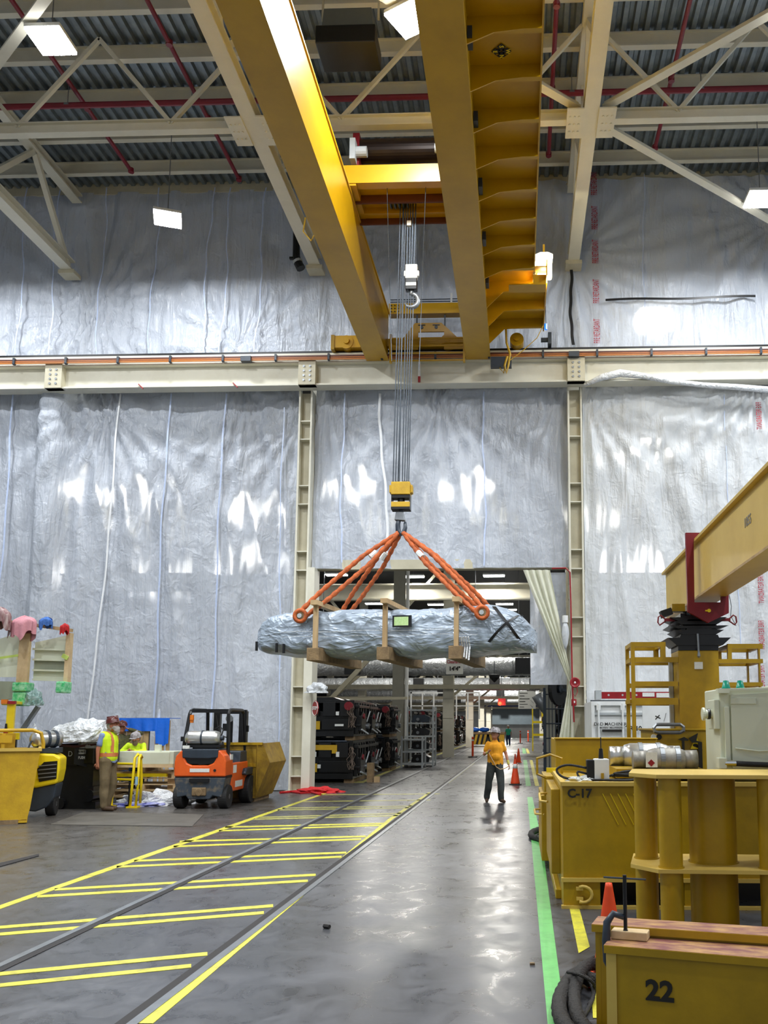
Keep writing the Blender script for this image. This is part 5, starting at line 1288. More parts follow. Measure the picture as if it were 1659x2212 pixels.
for u_ in (1412,1423): 
    x,z = pg(u_,1592,gy-.5); B().cyl((x,gy-.53,z),(x,gy-.5,z),.045,n=16).build('port_hole', M['paper'] if u_ == 1412 else M['ink'], gt, **W_)
q_ = [pg(u,v,gy-.2) for u,v in ((1406,1580),(1404,1572),(1410,1565),(1460,1565),(1467,1570),(1467,1578),(1460,1582),(1414,1582))]
B().tube([(x,gy-.6,z) for x,z in q_],.028,4,closed=True).build('steel_loop', M['grey'], gt, world=True)
x,z = pg(1503,1607,gy-.52); g = B().prism([(x-.09,z-.08),(x+.1,z-.08),(x+.005,z+.13)],gy-.535,gy-.525); g.build('warning_sign', M['yel4'], gt, **W_)
B().sph((x-.01,gy-.54,z-.02),.035,1.2,.15,.7).sph((x+.03,gy-.54,z-.04),.03,1.2,.15,.7).box(x-.09,x+.1,gy-.54,gy-.525,z-.1,z-.09).build('warning_pictogram', M['ink'], gt, **W_)
x,z = pg(1480,1600,gy-.55); B().prism([(x-.12,z+.02),(x-.02,z+.06),(x+.05,z+.02),(x+.04,z-.0),(x-.02,z+.0),(x-.02,z-.3),(x-.06,z-.3),(x-.06,z+.0)],gy-.6,gy-.56).prism([(x+.05,z+.04),(x+.2,z+.12),(x+.17,z+.0),(x+.26,z-.02),(x+.26,z-.5),(x+.2,z-.5),(x+.2,z-.03),(x+.1,z-.03)],gy-.6,gy-.56).build('black_bracket', M['black'], gt, **W_)
# black jacking head on top
jk = thing('jacking_head','black stacked steel jacking head on top of the gantry tower','jacking head',(pg(1502,1380,gy+.3)[0],gy+.3,pg(1504,1388)[1]))
for k,(v,hw,th) in enumerate(((1384,.53,.16),(1365,.42,.1),(1354,.5,.06),(1346,.4,.1),(1337,.48,.08))):
    z = pg(1504,v)[1]-jk.location.z
    B().prism([(-hw,z+th*.3),(-hw+.14,z-th*.5),(hw-.14,z-th*.5),(hw,z+th*.3),(hw-.2,z+th*.3),(hw-.22,z+th*.6),(-hw+.22,z+th*.6),(-hw+.2,z+th*.3)],-.35,.4).build('plate_stack', M['black'], jk)
g = B()
for k in range(4): g.box(-.3+.17*k,-.22+.17*k,-.3,.3,-.1,.5)
g.build('stack_web', M['black'], jk); B().cyl((0,-.1,-.1),(0,-.1,.55),.22,n=20).build('jack_barrel', M['blackm'], jk)
for s_ in (-1,1):
    B().bar((s_*.38,-.2,.4),(s_*.56,-.2,.4),.06,.05).build('grip_bar', M['dred'], jk)
    B().tube([(s_*.54,-.2,.41),(s_*.62,-.2,.48),(s_*.66,-.2,.45),(s_*.67,-.2,.36),(s_*.64,-.2,.31),(s_*.54,-.2,.38)],.014,6,closed=True).build('grip_handle', M['dred'], jk)
g = B().bar((-.6,-.1,.5),(-.42,-.1,.56),.2,.12); g.build('side_clamp', M['black'], jk)
B().box(-.42,-.2,-.2,0,.55,.68).build('beam_clip', M['yel2'], jk)
# red link plate and header beam
lk = thing('link_plate','dark red steel yoke hanging around the pale yellow header beam','yoke',(pg(1525,0,14.6)[0],14.6,pg(0,1290,14.6)[1]))
def lkp(u,v): x,z = pg(u,v,14.6); return (x-lk.location.x, z-lk.location.z)
po = [lkp(1480,1151),lkp(1496,1151),lkp(1498,1300),lkp(1556,1302),lkp(1557,1285),lkp(1572,1285),lkp(1573,1325),lkp(1532,1345),lkp(1485,1322)]
B().prism([lkp(1480,1152),lkp(1497,1152),lkp(1499,1302),lkp(1485,1322)],-.05,.03).prism([lkp(1485,1322),lkp(1499,1302),lkp(1557,1302),lkp(1573,1325),lkp(1529,1346)],-.05,.03).prism([lkp(1557,1302),lkp(1556,1152),lkp(1571,1152),lkp(1573,1325)],-.05,.03).prism([lkp(1497,1152),lkp(1556,1152),lkp(1556,1168),lkp(1497,1168)],-.05,.03).build('plate', M['dred'], lk)
x,z = lkp(1530,1320); B().cyl((x,-.07,z),(x,-.04,z),.03,n=12).box(x-.06,x-.0,-.06,-.05,z-.01,z+.01).build('pin', M['yel4'], lk)
hbm = thing('header_beam','long pale yellow header beam running over the gantry toward the viewer','beam',(3.0,8,3.99))
B().box(0,.45,0,9.9,0,.03).box(.03,.06,0,9.9,.03,.93).box(.39,.42,0,9.9,.03,.93).box(-.05,.5,0,9.9,.93,.97).build('box_beam', M['yel3'], hbm)
B().box(-.052,-.045,0,9.9,.925,.975).box(-.004,.0,0,9.9,-.003,.03).build('flange_edge', M['wood'], hbm)
text('1055',.18,M['greyink'],hbm,(.025,3.45,.55),(PI/2,0,-PI/2),'lettering',bold=.02)
B().box(-.03,.0,-1.0+1.0+1.5,1.53,-.02,.55).build('stiffener', M['yel3'], hbm)
# container
cy = 22.3; p0 = P(1277,1515,cy); 
ct = thing('shipping_container','white steel container with grey lettering behind the gantry','container',(p0.x,cy,0))
hh = p0.z; g = B().box(0,2.4,.04,2.3,0,hh)
g.build('body', M['white'], ct, bev=.01)
g = B().box(0,.08,-.02,.06,0,hh).box(2.32,2.4,-.02,.06,0,hh).box(0,2.4,-.02,.06,hh-.1,hh).box(0,2.4,-.02,.06,0,.15); g.build('frame', M['white'], ct)
g = B()
for x in (.18,.78,1.5,2.05): g.cyl((x,-.04,.1),(x,-.04,hh-.05),.025,n=8).box(x-.05,x+.05,-.05,0,hh-.22,hh-.1).box(x-.05,x+.05,-.05,0,.9,1.0)
g.build('lock_rod', M['white'], ct); B().box(0,2.4,-.01,.05,hh-.34,hh-.28).build('door_rib', M['lgrey'], ct)
for s_,sz,z in (('D&D MACHINERY',.11,hh-.57),('MOVERS · MILLWRIGHTS',.055,hh-.66)): text(s_,sz,M['ink'],ct,(.5,-.05,z),bold=.01,ext=.01)
B().box(.26,.75,-.05,-.03,hh-.76,hh-.7).build('lettering_bar', M['ink'], ct); text('TR-10',.16,M['ink'],ct,(.84,-.05,hh-.68),bold=.03,align='LEFT',ext=.01)
t = thing('step_ladder','red fibreglass ladder lying on top of the white container','ladder',(p0.x+.25,cy+.1,hh+.08))
B().box(0,2.0,0,.04,0,.16).box(0,2.0,.4,.44,0,.16).build('side_rail', M['red'], t)
g = B()
for k in range(6): g.box(.15+.32*k,.2+.32*k,.04,.4,.05,.1)
g.build('rung', M['lgrey'], t); B().box(-.12,.02,-.02,.46,-.03,.2).build('ladder_foot', M['lgrey'], t); B().box(1.05,1.35,-.012,0,.04,.14).box(1.4,1.75,-.012,0,.02,.13).build('label', M['paper'], t)
g = B()
for k in range(4): g.cyl((.2+.35*k,-.006,.08),(.2+.35*k,0,.08),.025,n=10)
g.build('rivet', M['lgrey'], t)
tag(B().box(p0.x-.02,p0.x+2.45,cy-.02,cy+.02,hh,hh+.03).build('container_tie', M['rope']),'thin dark cord along the top front edge of the container','cord')
p = P(1388,1540,21.2); o = thing('white_panel','white marked panel leaning behind the gantry ladder frame','panel',(p.x,21.2,0)); B().box(0,.75,0,.05,.0,P(1388,1520,21.2).z).build('board', M['white'], o)
g = B(); g.bar((.3,-.005,2.0),(.4,-.005,2.1),.005,.02).bar((.3,-.005,2.08),(.42,-.005,2.02),.005,.02).bar((.5,-.005,1.95),(.56,-.005,2.15),.005,.02); g.build('pen_mark', M['ink'], o)
tag(B().tube([P(u,v,20) for u,v in ((1620,1190),(1640,1205),(1659,1212),(1680,1215))],.008,5).build('loose_wire', M['rope']),'thin wire hanging in front of the right white sheet','wire')
tag(B().tube([P(u,v,20) for u,v in ((1575,1285),(1580,1310),(1578,1330),(1590,1352))],.008,5).build('loose_wire', M['rope']),'thin wire dangling beside the red yoke','wire')
# ================================================================ LEFT: VEHICLES AND STORES
def wheel(par, nm, c, r_, w_, m=None):
    x,y,z = c
    B().lathe([(r_*.62,-w_/2),(r_*.95,-w_/2),(r_,-w_*.38),(r_,w_*.38),(r_*.95,w_/2),(r_*.62,w_/2)],c=c,ax=(1,0,0),n=30).build(nm, M['rubber'], par)
    B().lathe([(.001,-w_*.3),(r_*.62,-w_*.45),(r_*.64,w_*.45),(r_*.55,w_*.3),(r_*.25,w_*.2),(r_*.22,w_*.5),(.001,w_*.5)],c=c,ax=(1,0,0),n=24).build('rim', m or M['grey'], par)
# ---- orange forklift seen from behind. local: x right, y forward (away), rear at y=0
fl = thing('forklift','orange and charcoal forklift seen from behind, silver gas tank on its back','forklift',(P(435,1700,19.9).x,19.75,0),.02)
hw = .58
# counterweight: curved orange body
def cw(s_,t_):
    x = -hw+2*hw*s_; return x
pr = [(-.58,.72),(-.58,1.05),(-.55,1.18),(-.44,1.3),(-.36,1.3),(-.35,1.12),(-.3,1.02),(-.18,.97),(.18,.97),(.3,1.02),(.35,1.12),(.36,1.3),(.44,1.3),(.55,1.18),(.58,1.05),(.58,.72)]
B().prism(pr,0,.55).build('counterweight', M['org'], fl, bev=.03)
B().prism([(-.36,1.0),(-.36,1.3),(-.4,1.32),(.4,1.32),(.36,1.3),(.36,1.0)],.04,.55).build('grille_recess', M['black'], fl)
B().prism([(-.4,1.14),(-.41,1.33),(.41,1.33),(.4,1.14),(.2,1.12),(-.2,1.12)],-.02,.6).build('rear_cowl', M['dark'], fl, bev=.02)
B().prism([(-.5,.26),(-.58,.7),(.58,.7),(.5,.26),(.3,.3),(.24,.22),(-.24,.22),(-.3,.3)],.02,.5).build('rear_bumper', mat('scuffed charcoal bumper','39424c',.5,col2='8b7a5e',scale=6,mix=1,thr=.6), fl, bev=.02)
B().box(-.58,.58,.1,1.0,.68,.74).build('belly_seam', M['black'], fl); B().box(-.22,.22,-.03,.02,.6,.68).build('recess', M['black'], fl)
B().box(-.16,.16,-.02,.05,.3,.48).cyl((0,-.03,.38),(0,.02,.38),.09,n=14).build('tow_pin', M['wood3'], fl, bev=.02)
B().box(-.22,.22,-.01,.01,.82,.9).build('number_plate', M['paper'], fl); B().cyl((.34,-.012,.86),(.34,.0,.86),.03,n=12).build('rear_socket', M['ink'], fl)
B().box(.5,.585,.5,1.75,.35,1.0).box(-.585,-.5,.5,1.75,.35,1.0).box(-.5,.5,.5,1.7,.35,.8).build('side_body', M['org'], fl, bev=.03)
B().box(.586,.592,.55,.8,1.02-.25,.95).box(.586,.592,.75,1.3,.44,.58).build('side_decal', M['paper'], fl); B().box(.55,.59,.35,.5,1.08,1.2).build('caution_decal', M['paper'], fl)
B().prism([(1.1,.8),(1.2,1.25),(1.7,1.25),(1.75,.9),(2.15,.85),(2.15,.75),(1.1,.75)],-.5,.56,'x').build('cowl', M['dark'], fl, bev=.02)
B().prism([(1.25,.72),(1.35,.84),(1.9,.86),(2.15,.72),(2.1,.68),(1.3,.68)],.42,.68,'x').prism([(1.25,.72),(1.35,.84),(1.9,.86),(2.15,.72),(2.1,.68),(1.3,.68)],-.68,-.42,'x').build('fender', M['dark'], fl, bev=.02)
for x in (-.5,.5): wheel(fl,'rear_wheel',(x,.3,.265),.265,.2)
for x in (-.55,.58): wheel(fl,'front_wheel',(x,1.75,.33),.33,.24)
# overhead guard
gd = B()
for s_ in (-1,1):
    gd.tube([(s_*.52,.35,1.15),(s_*.5,.38,1.5),(s_*.45,.5,2.12),(s_*.44,.55,2.19),(s_*.44,.7,2.22),(s_*.44,1.6,2.22),(s_*.44,1.72,2.15),(s_*.46,1.85,1.4),(s_*.48,1.9,.9)],.042,6)
for k in range(6): gd.bar((-.44,.6+.2*k,2.22),(.44,.6+.2*k,2.22),.05,.03)
gd.bar((-.45,.55,2.18),(.45,.55,2.18),.07,.06).build('overhead_guard', M['black'], fl)
ms = B()
for s_ in (-1,1): ms.box(s_*.3-.06,s_*.3+.06,2.05,2.2,.1,2.22).box(s_*.38-.03,s_*.38+.03,2.1,2.25,.1,2.2)
ms.box(-.4,.4,2.1,2.2,2.14,2.24).box(-.4,.4,2.1,2.2,1.0,1.1).cyl((0,2.12,.3),(0,2.12,2.05),.07,n=12).build('mast', M['black'], fl)
B().cyl((0,2.02,2.02),(0,2.06,2.02),.09,n=16).build('chain_wheel', M['grey'], fl)
B().box(-.5,.5,2.2,2.25,.35,.45).box(-.5,.5,2.2,2.25,.8,.9).box(-.3,-.18,2.2,3.3,.05,.1).box(.18,.3,2.2,3.3,.05,.1).build('forks', M['black'], fl)
B().lathe([(.001,-.42),(.1,-.41),(.16,-.36),(.17,-.3),(.17,.26),(.15,.33),(.11,.38),(.001,.39)],c=(-.03,.3,1.57),ax=(1,0,0),n=26).build('gas_tank', M['alu'], fl, smooth=True)
B().lathe([(.172,-.04),(.178,-.04),(.178,.0),(.172,.0)],c=(-.03,.3,1.57),ax=(1,0,0),n=26).build('tank_strap', M['dark'], fl); B().cyl((.36,.3,1.57),(.42,.3,1.57),.06,n=12).build('tank_valve', M['dark'], fl)
B().box(-.45,.4,.15,.45,1.36,1.42).box(-.25,.3,.2,.4,1.33,1.38).build('tank_bracket', M['black'], fl); B().tube([(.36,.3,1.6),(.4,.3,1.75),(.3,.4,1.84),(.15,.5,1.78),(.1,.6,1.6)],.015,6).build('gas_hose', M['rubber'], fl)
B().box(-.4,-.25,-.02,.02,1.34,1.41).build('sticker', M['paper'], fl)
B().prism([(.75,1.0),(.8,1.45),(.9,1.5),(1.0,1.2),(1.3,1.15),(1.3,1.0)],-.25,.25,'x').build('seat', M['black'], fl, bev=.03); B().tube([(.2*math.cos(k*PI/6),1.5+.08*math.sin(k*PI/6),1.42+.17*math.sin(k*PI/6)) for k in range(12)],.015,6,closed=True).build('steering_wheel', M['black'], fl)
B().cyl((-.38,.45,1.98),(-.38,.45,2.1),.05,.045,n=12).box(-.41,-.35,.42,.48,1.92,1.98).build('amber_beacon', M['amber'], fl)
B().box(-.12+.0,.0,1.9,1.95,1.72,1.9).bar((-.2,1.9,1.6),(-.3,1.9,2.1),.03,.03).box(.46,.52,1.9,1.95,1.7,1.85).box(-.6,-.5,.4,.46,1.5,1.6).build('mirror', M['black'], fl)
# ---- worn yellow hopper bin right of forklift
p = G(515,1722); hp = thing('hopper_bin','worn yellow self-dumping hopper with dark stains right of the orange forklift','bin',(p.x,21.6,0),0)
w_ = 1.62
B().prism([(0,.1),(0,1.42),(.02,1.44),(w_-.75,1.38),(w_-.75,.12)],0,.03).prism([(0,.1),(0,1.42),(w_-.75,1.38),(w_-.75,.12)],1.5,1.53).box(0,.03,0,1.5,.1,1.42).box(0,w_-.75,0,1.5,.1,.14).build('bin_shell', M['rustyel'], hp)
B().add([(w_-.75,0,.12),(w_-.75,1.5,.12),(w_-.42,1.5,.95),(w_-.42,0,.95),(w_-.6,0,1.42),(w_-.6,1.5,1.42),(w_-.72,0,1.4),(w_-.72,0,.14)],[(0,1,2,3),(3,2,5,4),(0,3,4,6,7)]).build('tilt_side', M['rustyel'], hp, sol=.03)
B().box(-.02,w_-.6,-.04,.03,1.38,1.44).box(-.02,w_-.75,-.03,.02,.85,.93).build('rim', M['yel5'], hp); B().box(0,w_-.8,.1,1.4,0,.1).build('base', M['wood3'], hp)
B().tube([(.2,-.15,.1),(.2,-.15,1.15),(.1,-.15,1.2),(-.1,-.15,1.2)],.02,6).bar((-.1,-.15,.75),(.2,-.15,.75),.03,.03).build('latch_rail', mat('rusty tube','5a3a22',.7), hp)
# ---- yellow dumpster far left, close
p = G(60,1768); dp = thing('dump_hopper','big yellow tipping hopper at the left edge of the picture','bin',(-9.42,16.9,0),.5)
zt = P(60,1618,16.9).z
B().prism([(-2.2,.0),(.0,.08),(.04,.3),(.16,zt),(-2.2,zt)],0,.04).prism([(-2.2,.0),(.0,.08),(.16,zt),(-2.2,zt)],1.3,1.34).add([(0,0,.08),(0,1.3,.08),(.16,1.3,zt),(.16,0,zt)],[(0,1,2,3)]).box(-2.2,.0,0,1.3,.02,.06).build('hopper_shell', M['yel5'], dp)
B().box(-2.2,.18,-.04,.04,zt-.04,zt+.02).box(.12,.18,-.03,1.35,zt-.04,zt+.02).build('rim', M['yel3'], dp)
B().box(-2.2,-.3,.5,.6,zt,zt+.3).tube([(-2.2,.3,zt+.34),(.0,.3,zt+.36),(.15,.3,zt+.3),(.2,.3,zt+.1),(.2,.3,zt)],.035,8).bar((-1.2,.3,zt),(-1.2,.3,zt+.3),.06,.06).bar((-.5,.3,zt),(-.5,.3,zt+.3),.06,.06).box(-2.2,-.35,.25,.32,zt+.12,zt+.26).build('top_frame', M['yel5'], dp)
B().box(-.5,-.15,-.02,.2,0,.08).build('worn_foot', M['wood3'], dp)
# ---- bright yellow forklift behind it
p = G(98,1760); yf = thing('forklift','bright yellow forklift with grey gas cylinder partly hidden by the yellow hopper','forklift',(-9.72,17.9,0),.3)
B().prism([(-.6,.62),(-.6,1.2),(-.3,1.3),(.2,1.28),(.32,1.2),(.32,.95),(.28,.68),(-.1,.6)],0,.7).build('counterweight', M['yel4'], yf, bev=.04)
B().prism([(-.34,.15),(-.32,.62),(.28,.68),(.24,.4),(.1,.2),(-.1,.12)],.05,.7).build('rear_bumper', M['dark'], yf, bev=.03)
B().prism([(-.05,.72),(-.1,.98),(.02,1.12),(.27,1.14),(.27,.78)],-.012,.0).build('grille', M['black'], yf)
g = B()
for k in range(4): g.bar((-.07,-.03,.8+.08*k),(.26,-.03,.83+.08*k),.03,.02)
g.build('grille_slat', M['grey'], yf); B().prism([(-.38,1.0),(-.38,1.08),(-.2,1.08),(-.24,1.0)],-.012,0).build('tail_light', M['red'], yf)
B().lathe([(.001,-.32),(.1,-.31),(.165,-.25),(.17,-.18),(.17,.2),(.15,.28),(.001,.3)],c=(-.02,.3,1.58),ax=(.75,.66,0),n=26).build('gas_tank', M['alu'], yf, smooth=True)
for h_ in (-.05,.12): B().lathe([(.172,h_),(.182,h_),(.182,h_+.06),(.172,h_+.06)],c=(-.02,.3,1.58),ax=(.75,.66,0),n=26).build('tank_strap', M['dark'], yf)
B().box(-.2,.25,.1,.6,1.3,1.4).tube([(-.25,.05,1.55),(-.3,.0,1.38),(-.15,-.02,1.3),(-.05,-.02,1.42)],.02,6).build('tank_bracket', M['dark'], yf)
zt = P(30,1515,18.4).z
def yx(u,Y=18.4): return (P(u,1600,Y).x-yf.location.x)*1.04-.16
B().box(yx(6),yx(20),.5,.62,.6,zt).box(yx(56),yx(70),.5,.62,.6,zt-.02).box(yx(-30),yx(22),.5,.62,zt-.07,zt+.02).box(yx(20),yx(70),1.6,1.7,zt-.06,zt).box(yx(56),yx(70),.5,1.7,zt-.06,zt).box(yx(-20),yx(60),1.5,1.6,1.55,1.7).build('overhead_guard', M['yel4'], yf, bev=.01)
B().box(yx(24),yx(40),.45,.55,zt-.08,zt+.02).box(yx(58),yx(72),.45,.55,zt-.06,zt+.0).build('rear_light', M['red'], yf); B().box(yx(46),yx(57),.44,.56,zt-.06,zt+.03).build('amber_beacon', M['amber'], yf)
B().box(yx(22),yx(31),.4,.5,zt-.2,zt-.08).box(yx(-20),yx(56),1.5,1.58,1.2,1.55).build('work_lamp', M['black'], yf)
B().cyl((yx(58),.45,1.45),(yx(58),.45,1.75),.045,n=12).build('fire_extinguisher', M['red'], yf); B().cyl((yx(58),.45,1.75),(yx(58),.45,1.9),.03,.02,n=10).build('extinguisher_valve', M['black'], yf)
for x in (-.5,.12): wheel(yf,'rear_wheel',(x,.5,.24),.24,.18)
# ---- raised cabinet panel with timber posts on it
p = P(0,1480,18.8); px18 = F/18.8
def q18(u,v): a = P(u,v,18.8); return (a.x-p.x, a.z-p.z)
cb = thing('panel_crate','pale green-grey steel frame with taped timber posts raised at the left edge','crate',p)
B().prism([q18(-60,1395),q18(40,1365),q18(40,1475),q18(30,1462),q18(-60,1462)],.1,.14).build('left_panel', M['green'], cb); B().prism([q18(-60,1470),q18(25,1472),q18(32,1485),q18(30,1510),q18(-60,1512)],.05,.3).build('lower_panel', mat('greyer green enamel and shade','9aa08c',.5), cb)
B().prism([q18(60,1385),q18(138,1368),q18(132,1470),q18(55,1468)],.3,.34).build('right_panel', M['green'], cb)
g = B()
for v in (1400,1423,1446,1467):
    a = q18(58,v); b_ = q18(134,v+2); g.bar((a[0],.25,a[1]),(b_[0],.25,b_[1]),.06,.04)
g.build('cross_rail', M['green'], cb); a = q18(60,1423); b_ = q18(133,1444); B().box(a[0],b_[0],.28,.29,b_[1],a[1]).build('painted_shadow', mat('greyer green enamel and shade','9aa08c',.5), cb)  # greyer sheet paints in the shade between the cross rails
B().prism([q18(43,1368),q18(64,1368),q18(57,1474),q18(34,1474)],.0,.1).build('timber_post', M['wood2'], cb); B().prism([q18(138,1366),q18(147,1366),q18(140,1478),q18(131,1478)],.1,.25).build('timber_post', M['wood2'], cb)
a = q18(40,1345); b_ = q18(146,1360); B().bar((a[0],.1,a[1]),(b_[0],.2,b_[1]),.1,.07).bar((a[0],.1,a[1]),(q18(-50,1335)[0],.1,q18(-50,1335)[1]),.1,.07).build('top_timber', M['wood'], cb)
for (u0,v0,u1,v1) in ((28,1474,58,1494),(122,1472,140,1497)):
    a = q18(u0,v0); b_ = q18(u1,v1); B().box(a[0],b_[0],-.04,.3,b_[1],a[1]).build('green_tape', M['greentape'], cb, bev=.03)
B().box(q18(27,1493)[0],q18(56,1493)[0],-.02,.25,q18(0,1525)[1],q18(0,1495)[1]).build('green_tape', M['greentape'], cb, bev=.03)
g = B(); g.bar((q18(-60,1430)[0],-.02,q18(0,1430)[1]),(q18(40,1416)[0],-.02,q18(0,1416)[1]),.01,.05); g.bar((q18(130,1415)[0],.09,q18(0,1415)[1]),(q18(142,1422)[0],.09,q18(0,1422)[1]),.02,.09); g.build('green_strap', mat('yellow green strap','c6dc6c',.5), cb)
B().bar((q18(22,1575)[0],.5,q18(0,1575)[1]),(q18(56,1525)[0],.5,q18(0,1525)[1]),.1,.08).build('support_arm', M['grey'], cb)
def rag(c, rx, rz, m, lab, seed):
    def fn(s_,t_):
        a = 2*PI*s_; r0 = t_**.6
        drop = rz*t_**1.5*(1+.3*math.cos(2*(a+PI/2)+.4*seed)*(.6)+.14*math.sin(a*5+seed*2))
        rr = (1+.16*t_*math.sin(a*9+seed))*min(1,t_*2.2)**.8*(1-.12*t_)
        return (c[0]+rx*rr*math.cos(a), c[1]+rx*.7*rr*math.sin(a), c[2]-drop+.04*noise.noise(Vector((a*2,t_*3,seed))))
    o = MB().grid(48,12,fn).build('rag', m, smooth=True); return tag(o, lab, 'rag', 'rags draped on the timber posts')
a = P(54,1331,18.7); rag(a,.27,.42,M['pink'],'pink rag draped over the timber corner of the raised crate',1.2)
a = P(100,1334,18.8); rag(a,.15,.2,M['bluer'],'blue rag draped over the top timber',2.7)
a = P(140,1348,18.8); rag(a,.1,.2,M['redr'],'bright red rag on the right end of the raised crate',4.1)
a = P(3,1312,18.5); rag(a,.22,.5,M['maroonr'],'maroon and white striped rag at the left edge',5.3)
a = P(72,1512,18.9); crumple('wrapped_bundle',(a.x,a.y,a.z-.12),.17,.17,.3,mat('clear taped bundle','9fb4b4',.3,col2='5f8f86',scale=9,mix=1,bump=.6,bscale=14),'clear taped bundle hanging below the raised crate','bundle',3,.5)
# ---- black cart marked D
p = G(150,1748); ca = thing('tool_cart','black steel fixture lettered D and DO NOT PUSH under a heap of white plastic','cart',(P(126,1640,19.7).x,19.7,0)); ca.scale = (.86,.86,1)
B().prism([(-.05,.95),(0,1.42),(.55,1.38),(.5,.95)],0,.05).prism([(0,1.42),(.45,1.42),(.9,1.42),(.9,1.0),(.0,1.0)],.05,1.6).build('left_body', M['blackm'], ca, bev=.01)
B().add([(.46,-.1,1.0),(.46,-.1,1.36),(1.05,.35,1.4),(1.05,.35,.82),(.46,.9,1.0),(.46,.9,1.36),(1.05,.9,1.4),(1.05,.9,.82)],[(0,1,2,3),(4,5,6,7),(0,1,5,4),(1,2,6,5),(2,3,7,6),(0,3,7,4)]).build('wedge_body', M['blackm'], ca, bev=.01)
B().prism([(-.05,1.4),(.5,1.36),(1.06,1.42),(1.0,1.46),(.45,1.41),(0,1.45)],-.1,1.2).build('purple_edge', mat('maroon edge','5b3036',.5), ca)
B().box(.05,.9,.1,1.2,.1,1.0).box(.75,.95,.05,.9,.25,.5).cyl((.85,.0,.3),(.85,.8,.3),.14,n=12).cyl((.1,.0,.12),(.1,.8,.12),.12,n=12).box(0,1,.1,1.3,.0,.15).build('undercarriage', M['black'], ca)
text('D',.17,M['paper'],ca,(.32,-.02,1.22),bold=.0); 
B().box(.56,.7,-.06,.05,1.22,1.32).build('sign_plate', M['paper'], ca)
text('DO NOT',.06,M['ink'],ca,(.63,-.065,1.27),bold=.03,sx=.85); text('PUSH',.085,M['paper'],ca,(.645,-.06,1.14),(PI/2,0,.35),bold=.05,sx=.8)
B().box(-.02,1.0,-.0,1.2,1.47,1.58).build('wood_crate_base', M['wood3'], ca)
rr_ = random.Random(4)
def fn(s_,t_):
    a = 2*PI*s_; f = PI/2*t_; v = Vector((math.cos(a)*math.cos(f), math.sin(a)*math.cos(f), math.sin(f)))
    n_ = 1+.3*noise.noise(v*2.2+Vector((3,0,0)))+.25*abs(noise.noise(v*5))
    return (c_.x+.72*v.x*n_, c_.y+.5*v.y*n_, c_.z+(.42+.15*v.x)*v.z*n_)
c_ = Vector((P(160,1612,19.6).x,19.6,1.5))
tag(MB().grid(60,18,fn).build('plastic_heap', M['poly']),'heap of crumpled white plastic film on the black cart','plastic film')
crumple('plastic_heap',(P(85,1612,20.2).x,20.2,0.0),.5,.4,1.5,M['poly'],'smaller white plastic heap behind the gas cylinder','plastic film',12,.4)
crumple('plastic_heap',(P(202,1600,19.9).x,19.9,1.35),.28,.3,.55,FILMW,'tall clear plastic hood on the black cart beside the man in the vest','plastic film',7,.3)
# ---- yellow floor guard rail
p = G(288,1745); gr = thing('guard_hoop','tall yellow tube hoops with two side rails beside the man in the vest','railing',(p.x,p.y,0))
B().tube([(-.08,0,.03),(-.05,0,.5),(-.02,0,1.12),(.0,.1,1.2),(.03,.2,1.12),(.03,.3,.6),(.02,.3,.03)],.032,8).tube([(.05,.0,.03),(.08,0,.5),(.08,0,1.12),(.07,.1,1.18),(.06,.2,1.12)],.03,8).build('hoop', M['yel4'], gr, smooth=True)
for z in (.98,.62): B().cyl((-.05,.05,z),(-.8,.3,z),.028,n=8).build('side_rail', M['yel4'], gr)
B().cyl((-.62,.25,.03),(-.62,.25,.95),.03,n=8).box(-.7,-.54,.18,.32,0,.03).box(-.14,.12,-.07,.07,0,.03).box(-.04,.1,.22,.38,0,.03).build('post', M['yel4'], gr)
B().cyl((.06,-.04,.52),(.06,-.04,.7),.035,n=10).build('water_bottle', mat('clear blue bottle','9cc4dc',.1), gr)
tag(B().cyl((p.x-.18,p.y+.15,0),(p.x-.18,p.y+.15,.55),.02,n=8).box(p.x-.22,p.x-.14,p.y+.1,p.y+.2,0,.06).build('black_post', M['black']),'short black stake standing left of the yellow hoops','post')
# ---- pallets, crate, screens behind
def pallet(c, rz, lab, n=1, w_=1.2, d_=1.0):
    t = thing('pallet', lab, 'pallet', c, rz, 'timber pallets')
    for k in range(6): B().box(-w_/2,w_/2,k*d_/6,k*d_/6+.1,.12,.145).build('deck_board', M['wood2'], t)
    for x in (-w_/2,-.05,w_/2-.1): B().box(x,x+.1,0,d_,.02,.12).build('stringer', M['wood2'], t)
    for y in (0,d_-.1): B().box(-w_/2,w_/2,y,y+.1,0,.02).build('bottom_board', M['wood2'], t)
    return t
bx = P(315,1700,21.6).x
for k,lb in enumerate(('bottom pallet','second pallet','third pallet','fourth pallet','top pallet')):
    pallet((bx+.05*(k%2),21.4,.15*k+.12*(k>2)),0,lb+' of the stack under the pale crate',w_=1.7 if k != 3 else 1.5)
pallet((P(385,1700,21.8).x,21.9,0),0,'single pallet behind the orange forklift'); 
tag(B().box(P(365,1700,21.6).x,P(382,1700,21.6).x,21.5,21.8,0,.75).build('timber_block', M['wood']),'upright timber end block between the pallets and the orange forklift','timber')
tag(B().box(bx-.85,bx+.6,21.35,21.45,.62,.7).build('yellow_plank', M['yel4']),'yellow painted plank in the pallet stack','plank')
cz = .93; wc = thing('crate_table','pale green-white long crate the bearded man leans on','crate',(P(258,1650,21.3).x,21.2,.0))
wd = P(378,1650,21.3).x-P(258,1650,21.3).x
B().box(0,wd,0,.75,cz,cz+.3).box(.4,wd-.1,-.02,0,cz+.0,cz+.28).build('box', mat('white green board','d5d8c2',.55,col2='c6c9b0'), wc, bev=.008)
